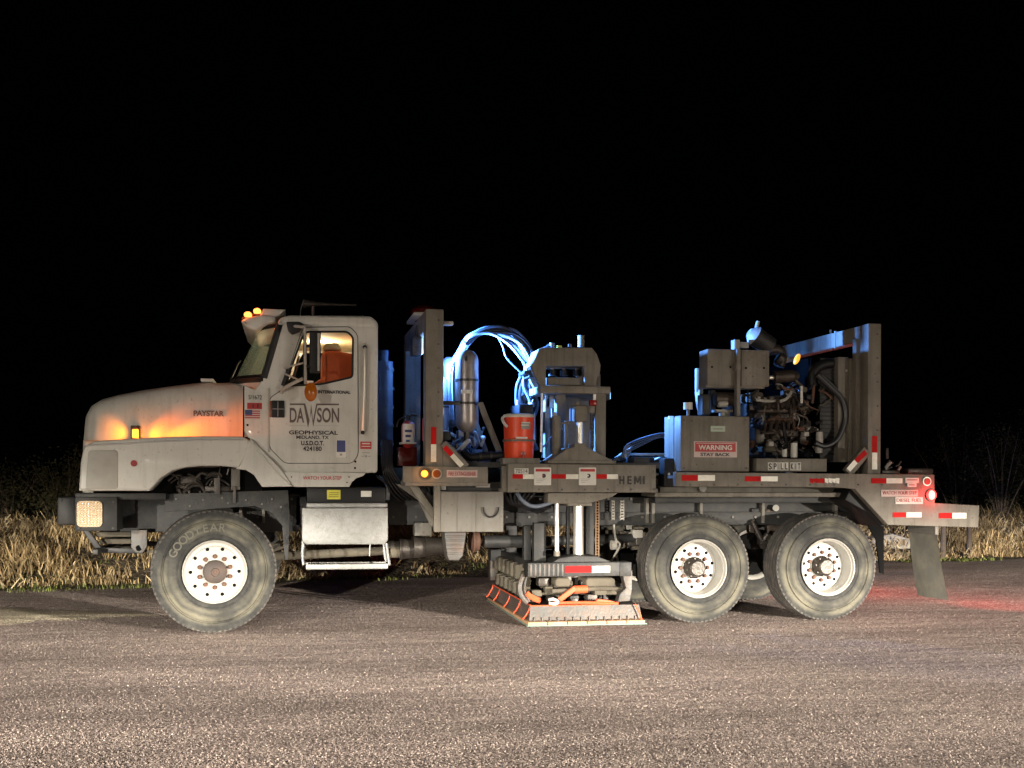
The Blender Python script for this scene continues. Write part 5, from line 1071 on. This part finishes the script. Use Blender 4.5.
# mudflap, hung across the wheel track
def flap(y0, y1, name='mudflap'):
    t = bmesh.new(); V = []; xtop, ztop = q(937, 532, .03); xbot, zbot = q(946.5, 600.5, .03)
    for i in range(9):
        v = i / 8; r_ = []
        for j in range(9):
            u = j / 8; x = xtop + (xbot - xtop) * (v ** 1.4) + .025 * math.sin(u * 5 + 1) * v; r_.append(t.verts.new((x, y0 + (y1 - y0) * u, ztop + (zbot - ztop) * v)))
        V.append(r_)
    for i in range(8):
        for j in range(8): t.faces.new((V[i][j], V[i][j + 1], V[i + 1][j + 1], V[i + 1][j]))
    bmesh.ops.solidify(t, geom=t.faces[:], thickness=.014)
    b = B(mat('dusty_flap', (0.16, 0.155, 0.135), 0.75, dirt=.8, dirtcol=(.26, .24, .18), dscale=5, var=.3)); b.bm = t; b.use(BOXG).box(xtop - .02, xtop + .02, y0, y1, ztop - .03, ztop + .06, .004); return b.obj(name, T, smooth=50)
flap(.03, .60); flap(1.85, 2.42)

b = B(DGREY); p = P(606, 396, .75); b.box(p.x - .05, p.x + .03, .68, .82, p.z - .05, p.z + .05, .015); b.cyl((p.x - .1, .75, p.z), (p.x - .04, .75, p.z), .02); ml = b.obj('added_rear_lamp', T)  # added lamp, put on the mast to light the fuel tank blue
b = B(BLUEON); b.box(p.x + .031, p.x + .037, .70, .80, p.z - .035, p.z + .035, .002); b.obj('lens', ml)
spot('added_rear_light', (p.x + .06, .75, p.z), P(676, 442, .45), 260, (0.12, 0.34, 1.0), 75, 1.0, .03)
b = B(STEEL)
for px in list(range(516, 656, 23)): b.cyl(P(px, 489.5, .042), P(px, 489.5, .030), .011, seg=6)
for px in list(range(690, 930, 24)): b.cyl(P(px, 484.6, .022), P(px, 484.6, .010), .011, seg=6)
for py in range(320, 420, 24): b.cyl(P(438.5, py, .102), P(438.5, py, .09), .010, seg=6); b.cyl(P(877.5, py + 14, .102), P(877.5, py + 14, .09), .010, seg=6)
for px in (684, 746): 
    for py in (420, 468): b.cyl(P(px, py, .102), P(px, py, .09), .010, seg=6)
b.obj('deck_bolt', T)

# ---- engine pack on the rear deck
b = B(GREY); b.pbox(680.5, 416, 749.5, 471.5, 0.10, 0.60, 0.010); b.plate([(673.5, 416), (682, 416), (682, 471.5), (673.5, 468)], .30, .60, .004); wb = b.obj('fuel_tank', T)
b = B(HOSEM)
for k in range(3): b.tube([P(671 + k, 420, .45), P(670 + 1.5 * k, 440, .45), P(669 + k, 468, .45)], .010, 6, 3)
b.use(LABEL).cyl(P(670, 419, .45), P(670, 416, .45), .02); b.obj('sight_tube', wb)
b = B(CREAM); b.cyl(P(688, 409.5, .3), P(688, 402.5, .3), .048, seg=24); b.use(GREY).cyl(P(688.3, 416, .3), P(688.3, 409.5, .3), .018); b.obj('breather_cap', wb)
b = B(PINK); b.pbox(694, 441.5, 737, 457.3, .092, .098, 0); b.obj('sign_plate', wb); b = B(DARKL); b.text('STAY BACK', 700.5, 452.9, 730, 456.2, .0895, bold=.03); b.obj('lettering', wb)
b = B(REDL); b.pbox(695.3, 442.3, 735.6, 451.8, .0885, .0915, 0); b.use(LABEL).pbox(696.5, 443.2, 734.4, 443.6, .086, .0885, 0); b.obj('sign_header', wb); b = B(LABEL); b.text('WARNING', 698.5, 445, 732, 450, .086, bold=.02); b.obj('lettering', wb)
b = B(GREENL); b.pbox(710.8, 426, 725.2, 431.6, .092, .098, 0); b.use(GREYL).pbox(713, 428.2, 723, 429.6, .0895, .092, 0); b.obj('sign_plate', wb)
b = B(GREY); b.pbox(756.5, 458.5, 827, 471.5, 0.12, 0.55, 0.008); sk_ = b.obj('spill_kit_box', T)
for i, (x0, x1, ch) in enumerate(((768, 772.5, 'S'), (773, 777.3, 'P'), (777.8, 779.5, 'I'), (780, 784, 'L'), (784.5, 788.3, 'L'), (790.3, 794.3, 'K'), (794.7, 796.6, 'I'), (797.2, 801, 'T'))):
    b = B(LABEL); b.pbox(x0, 462.4, x1, 470.3, .113, .118, 0); b.obj('letter_tile', sk_); b = B(DARKL); b.text(ch, x0 + .7, 463.2, x1 - .7, 469.6, .110, bold=.03); b.obj('lettering', sk_)
# hydraulic oil tank
b = B(GREY); b.pbox(707.5, 349.5, 769.5, 386, 0.30, 0.56, 0.012); b.pbox(706, 385, 765, 388, .32, .55, .004); ht = b.obj('oil_tank', T)
b = B(VOID); b.pbox(735.7, 350, 736.5, 386, .296, .302, 0); b.pbox(740.8, 350, 741.4, 386, .296, .302, 0)
for px, py in ((712, 367), (730.5, 367), (746, 368), (764, 368)): b.cyl(P(px, py, .302), P(px, py, .294), .011)
b.obj('tank_seam', ht)
b = B(GREY); b.pbox(737, 349, 740.6, 416, .22, .30, .004); b.pbox(736.5, 363, 741, 369, .20, .31, .004); b.use(LGREY).pbox(734.5, 339.5, 740, 349.5, .5, .6, .006).pbox(738, 342, 749, 348, .55, .62, .006); b.obj('tank_post', ht)
b = B(LGREY); b.lathe([(0, 0), (0.0, .04), (.10, .045), (.24, .03), (.32, .012), (.32, 0)], Matrix.Translation(P(699, 383, .8)) @ Matrix.Rotation(R_(-90), 4, 'X'), 18); b.pbox(696, 368, 702, 392, .75, .8, .015); b.cyl(P(698.5, 414, .75), P(699.5, 390, .75), .012); b.obj('side_filter', T)
b = B(DGREY); b.pbox(702, 394, 711, 415, .3, .45, .015); b.pbox(711, 390, 716, 413, .5, .6, .01); b.use(BRASS).cyl(P(715, 399, .4), P(736, 399, .4), .07); b.use(LGREY).pbox(716.5, 409.5, 733, 412, .35, .5, .003).pbox(721, 411, 730, 416, .38, .45, .003).cyl(P(718, 404, .36), P(727, 404, .36), .035); b.obj('pump', T)
# air intake
b = B(DGREY); a0, a1 = P(751, 330, .6), P(763, 345, .6); a0 = P(754.5, 336, .6); a1 = P(771, 347, .6)
b.cyl(a0, a1, .112, .10, 32); b.use(LGREY).cyl(a0 - (a1 - a0).normalized() * .03, a0, .09, .115, 32); b.cyl(a0 - (a1 - a0).normalized() * .075, a0 - (a1 - a0).normalized() * .03, .045, .09, 24); b.cyl(P(756, 330, .6), P(758, 321.5, .6), .02); b.obj('air_filter', T)
b = B(BRASS); b.tube([P(768, 350, .6), P(777, 350, .6), P(782, 356, .6), P(779, 366, .6)], .062, 14, 5); b.use(GREASE).cyl(P(778, 357, .53), P(782, 360, .53), .07); b.obj('intake_elbow', T)
b = B(BRASS); b.cyl(P(774, 377, .45), P(792, 376, .45), .066, seg=24); b.cyl(P(792, 376, .45), P(798, 376, .45), .066, .04, 24); b.use(CHROME).cyl(P(769, 377.5, .45), P(773.5, 377.5, .45), .022); b.obj('muffler', T)
b = B(mat('lit_gauge', (.6, .3, .05), .3, emit=(1, .42, .03), estr=1.3, var=.5)); p = P(797.3, 359, .7)
b.lathe([(-.02, 0), (-.012, .03), (0, .04), (.02, .04), (.02, 0)], Matrix.Translation(p) @ Matrix.Rotation(R_(25), 4, 'Y') @ Matrix.Scale(1.6, 4, (0, 0, 1)) @ Matrix.Scale(.7, 4, (1, 0, 0)), 18); b.obj('gauge_lamp', T)
# engine
random.seed(21)
b = B(BRASS, GREASE)
b.pbox(752, 395, 806, 456, .75, 1.7, .03)
b.use(BRASS)
for (x0, y0, x1, y1, d_, m) in ((758, 403, 798, 413, .48, BRASS), (768, 418, 797, 424, .44, RUST), (772, 428, 800, 437, .5, BRASS), (755, 428, 770, 444, .55, GREASE), (764, 446, 778, 452, .5, MUD), (800, 420, 812, 445, .55, GREASE), (752, 392, 764, 402, .55, MUD), (803, 400, 810, 410, .5, MUD)):
    b.use(m).pbox(x0, y0, x1, y1, d_, d_ + .35, .025)
b.use(BRASS)
for k in range(6): b.cyl(P(762 + k * 6.4, 409, .46), P(762 + k * 6.4, 398, .52), .028).cyl(P(766 + k * 5.6, 421, .42), P(764 + k * 6, 430, .52), .022)
eng = b.obj('engine', T)
b = B(BRASS)
for k in range(170):
    a = P(744 + 76 * rs(), 384 + 73 * rs(), .40 + .3 * rs()); L_ = .05 + .22 * rs(); an = random.choice((0, 0, 1.57, .6, -.6, rs() * 3)); c = a + Vector((math.cos(an) * L_, random.uniform(-.05, .05), math.sin(an) * L_)); b.use(random.choice((BRASS, BRASS, GREASE, MUD, BLACK, RUST, BLACK, LGREY, GREASE)))
    if k % 3: b.tube([a, a.lerp(c, .5) + Vector((rs() * .06 - .03, -.03, rs() * .08 - .04)), c], .006 + .016 * rs() ** 2, 6, 3)
    elif k % 2: b.cyl(a, a + Vector((rs() * .06, -.05, rs() * .05)), .015 + .03 * rs(), seg=14)
    else: b.box(a.x - .03, a.x + .03, a.y, a.y + .08, a.z - .025, a.z + .025, .006)
b.obj('engine_plumbing', eng)
for (px, y0, y1, r_, d_, m) in ((784.5, 445, 457, .027, .44, LABEL), (794, 443, 457.5, .036, .42, LABEL), (819.5, 432, 444, .038, .42, LGREY), (819, 447, 453, .038, .42, LGREY), (801.5, 386, 403, .014, .4, LABEL)):
    b = B(m); b.cyl(P(px, y1, d_), P(px, y0, d_), r_, seg=20); b.use(GREASE).cyl(P(px, y0, d_), P(px, y0 - 1.5, d_), r_ * .8); b.obj('oil_filter', eng)
b = B(HOSEB)
for dd_, sh in ((.38, 0), (.42, 4), (.5, -5)): b.tube([P(817 + sh, 375, dd_), P(830 + sh, 387, dd_), P(842 + sh * .4, 400, dd_), P(845 + sh * .4, 418, dd_), P(838 + sh * .4, 438, dd_), P(826, 446, dd_), P(815, 443, dd_)], .030 if sh == 0 else .02, 10, 6)
b.use(BLACK).tube([P(813, 386, .5), P(813, 374, .5), P(818, 367, .5), P(826, 364, .5), P(832, 363, .5)], .055, 12, 5); b.obj('coolant_hose', eng)
# radiator and rear frame
b = B(DGREY); b.pbox(820, 358, 840, 461, .50, 2.1, .01); b.use(GREY).pbox(838, 357, 848.5, 462, .40, .7, .006).pbox(849, 358.5, 857, 462, .38, .6, .006).pbox(858, 371, 861.5, 462, .38, .5, .005); b.use(BLACK)
for k in range(22): b.pbox(822, 365 + 4.2 * k, 838, 366.6 + 4.2 * k, .488, .50, 0)
b.use(LGREY).cyl(P(860, 380, .36), P(860, 450, .36), .008).cyl(P(846.5, 370.5, .40), P(846.5, 370.5, .385), .012); b.obj('radiator', T); b = B(MATTE); b.pbox(817, 356, 819.5, 461, .50, 2.15, 0); b.pbox(752, 356, 819, 358, 2.1, 2.15, 0, dq=.5); b.obj('shade_plate', T)  # black plate added to keep the radiator front dark under the blue light
b = B(BLACK)
for k in range(7): a = 2 * math.pi * k / 7; p = P(812, 415, 1.2); b.plate([(p.x, p.z)] * 0 or [(0.05 * math.cos(a), 0.05 * math.sin(a)), (.45 * math.cos(a - .15), .45 * math.sin(a - .15)), (.45 * math.cos(a + .2), .45 * math.sin(a + .2))], -.01, .01, world=True) if False else b.beam(p, p + Vector((.02, .5 * math.cos(a), .5 * math.sin(a))), .10, .012)
b.obj('fan', T)
b = B(GREY); b.pbox(868, 323.5, 881, 474, .10, .28, .008); b.pbox(859.5, 338, 868, 474, .28, .36, .004, dq=.2)
xg0, xg1 = q(868, 400, .10)[0], q(881, 400, .10)[0]; zgt, zgb = q(874, 323.5, .10)[1], q(874, 474, .10)[1]
b.box(xg0, xg1, 2.17, 2.35, zgb, zgt, .008); b.box(xg0 + .002, xg1 - .002, .28, 2.17, zgt - .17, zgt - .003, .008)
b.box(xg0 - .004, xg0 + .02, .85, .88, zgt - .18, zgt + .01, 0); b.box(xg0 + .03, xg0 + .05, 1.05, 1.06, zgt - .18, zgt + .05, 0)
b.obj('rear_frame', T)
b = B(GREY); b.beam(P(866, 450, .12), P(847, 473, .12), .08, .10); b.obj('gusset', T)
b = B(REDT); strip(b, (866, 452), (856, 461.5), 5.5, .072, REDT); strip(b, (856, 461.5), (848.5, 470), 5.5, .072, WHT); b.use(REDT).pbox(872.2, 436, 877.3, 452.5, .094, .10, 0); b.use(WHT).pbox(872.2, 452.6, 877.3, 469.5, .094, .10, 0); b.obj('reflective_tape', T)
b = B(DGREY); b.pbox(886, 448, 889, 459, .9, .93, .005); 
for k in range(9): p = P(884 + 14 * rs(), 461 + 10 * rs(), .9); b.use(random.choice((GREASE, LGREY, GREASE))).cyl(p, p + Vector((rs() * .08, 0, rs() * .08)), .015)
b.pbox(882, 470, 900, 474, .8, 1.2, .01); b.pbox(908, 468, 934, 474, .8, 1.5, .02); b.obj('winch', T)
# blue-lit clutter between mast and tank
b = B(HOSEM)
for k in range(5): b.tube([P(612 + 3 * k, 461, .7), P(628, 452 - 2 * k, .75), P(650 + 4 * k, 441 - 2 * k, .8), P(668, 431 + 5 * k, .8)], .008, 6, 5)
b.use(LGREY).plate([(612, 460), (634, 445), (630, 456), (624, 461)], .8, .86, .01).pbox(628, 453, 668, 456, .9, 1.3, .01); b.use(DGREY).pbox(634, 457, 672, 464, .5, 1.6, .01).pbox(664, 458, 679, 487, .3, .5, .02); b.use(HOSEB)
for k in range(6): b.tube([P(655, 460 + k, .5), P(664, 458 + 2 * k, .45), P(672, 466 + 3 * k, .45), P(668, 484, .45)], .016, 6, 4)
b.use(LABEL).cyl(P(669, 474, .298), P(669, 474, .29), .014).cyl(P(675, 473, .298), P(675, 473, .29), .014); b.obj('hose_tray', T)

# ================================================================== loose things carried on the truck
b = B(ORANGE)
cxp = 521.6; d_c = 0.30
xc_, zb1 = q(cxp, 458.5, d_c - .15); _, zt1 = q(cxp, 414, d_c - .15)
H_ = zt1 - zb1
def lz(prof, m, b): b.use(m).lathe([(y, r) for y, r in prof], Matrix.Translation((xc_, d_c, zb1)) @ Matrix.Rotation(R_(90), 4, 'X'), 40)
wc = empty('water_cooler', (xc_, d_c, zb1), label='round orange water cooler with a white lid strapped on the middle deck', category='water cooler')
lz([(0, 0), (0, .142), (.02, .148), (H_ * .36, .153)], ORANGE, b); lz([(H_ * .36, .148), (H_ * .37, .155), (H_ * .44, .155), (H_ * .45, .150), (H_ * .93, .157), (H_ * .94, .14)], ORANGE, b); b.obj('cooler_body', wc)
b = B(CREAM); lz([(H_ * .93, .160), (H_ * .96, .162), (H_ * 1.0, .155), (H_ * 1.02, .12), (H_ * 1.02, 0)], CREAM, b); b.tube([(xc_ - .15, d_c - .06, zb1 + H_ * .97), (xc_ - .19, d_c - .10, zb1 + H_ * .9), (xc_ - .17, d_c - .12, zb1 + H_ * .78), (xc_ - .14, d_c - .1, zb1 + H_ * .72)], .014, 6, 4); b.obj('lid', wc)
b = B(GREY); lz([(H_ * .385, .158), (H_ * .385, .164), (H_ * .43, .164), (H_ * .43, .158)], GREY, b)
b.obj('holder_band', T)
b = B(LABEL); b.cyl((xc_ + .01, d_c - .14, zb1 + .05), (xc_ + .01, d_c - .19, zb1 + .05), .018); b.use(REDP).cyl((xc_ + .01, d_c - .18, zb1 + .07), (xc_ + .01, d_c - .18, zb1 - .01), .016); b.obj('spigot', wc)
b = B(GREYL); b.lathe([(-.035, .1585), (.035, .1590)], Matrix.Translation((xc_, d_c, zb1 + H_ * .74)) @ Matrix.Rotation(R_(90), 4, 'X'), 8, R_(55), R_(92), closed=False)
b.obj('label_badge', wc)
b = B(LABEL); yb = d_c - .162
b.pbox(521.5, 422, 530, 423.2, yb, yb + .003, 0).pbox(521, 424.6, 529, 425.6, yb, yb + .003, 0).pbox(516, 437, 527.5, 438.6, yb, yb + .003, 0); b.obj('label_print', wc)
# fire extinguisher
fe = empty('fire_extinguisher', P(408.5, 448, .5), label='small red fire extinguisher with a white label hanging behind the cab', category='fire extinguisher')
b = B(REDP); capsule(b, P(408.3, 448.5, .5), P(408.3, 420.5, .5), .070); b.obj('cylinder', fe, smooth=50)
b = B(LABEL); b.lathe([(-.10, .0715), (.10, .0715)], Matrix.Translation(P(408.3, 434, .5)) @ Matrix.Rotation(R_(90), 4, 'X'), 14, R_(30), R_(150), closed=False)
b.obj('label', fe)
b = B(BLUEL); pc = P(408.3, 431, .426)
for k in range(3): b.box(pc.x - .035 + .006 * k, pc.x + .035 - .01 * k, pc.y - .003, pc.y, pc.z - .05 * k - .012, pc.z - .05 * k + .012)
b.obj('label_print', fe)
b = B(BLACK); b.cyl(P(408.3, 420, .5), P(408.3, 415, .5), .022); b.tube([P(406, 416.5, .5), P(413, 414.5, .5), P(417, 415.5, .5)], .012, 6, 3); b.tube([P(405, 417, .48), P(399, 420, .46), P(396.5, 427, .46)], .010, 6, 4); b.obj('valve_handle', fe)
b = B(LGREY); b.pbox(401, 442, 416.5, 444, .40, .6, .003); b.use(BEAC).pbox(398.5, 447, 417, 466, .48, .7, .01); b.use(REDP).pbox(422.5, 418, 426, 441, .3, .34, .01); b.obj('extinguisher_bracket', T)
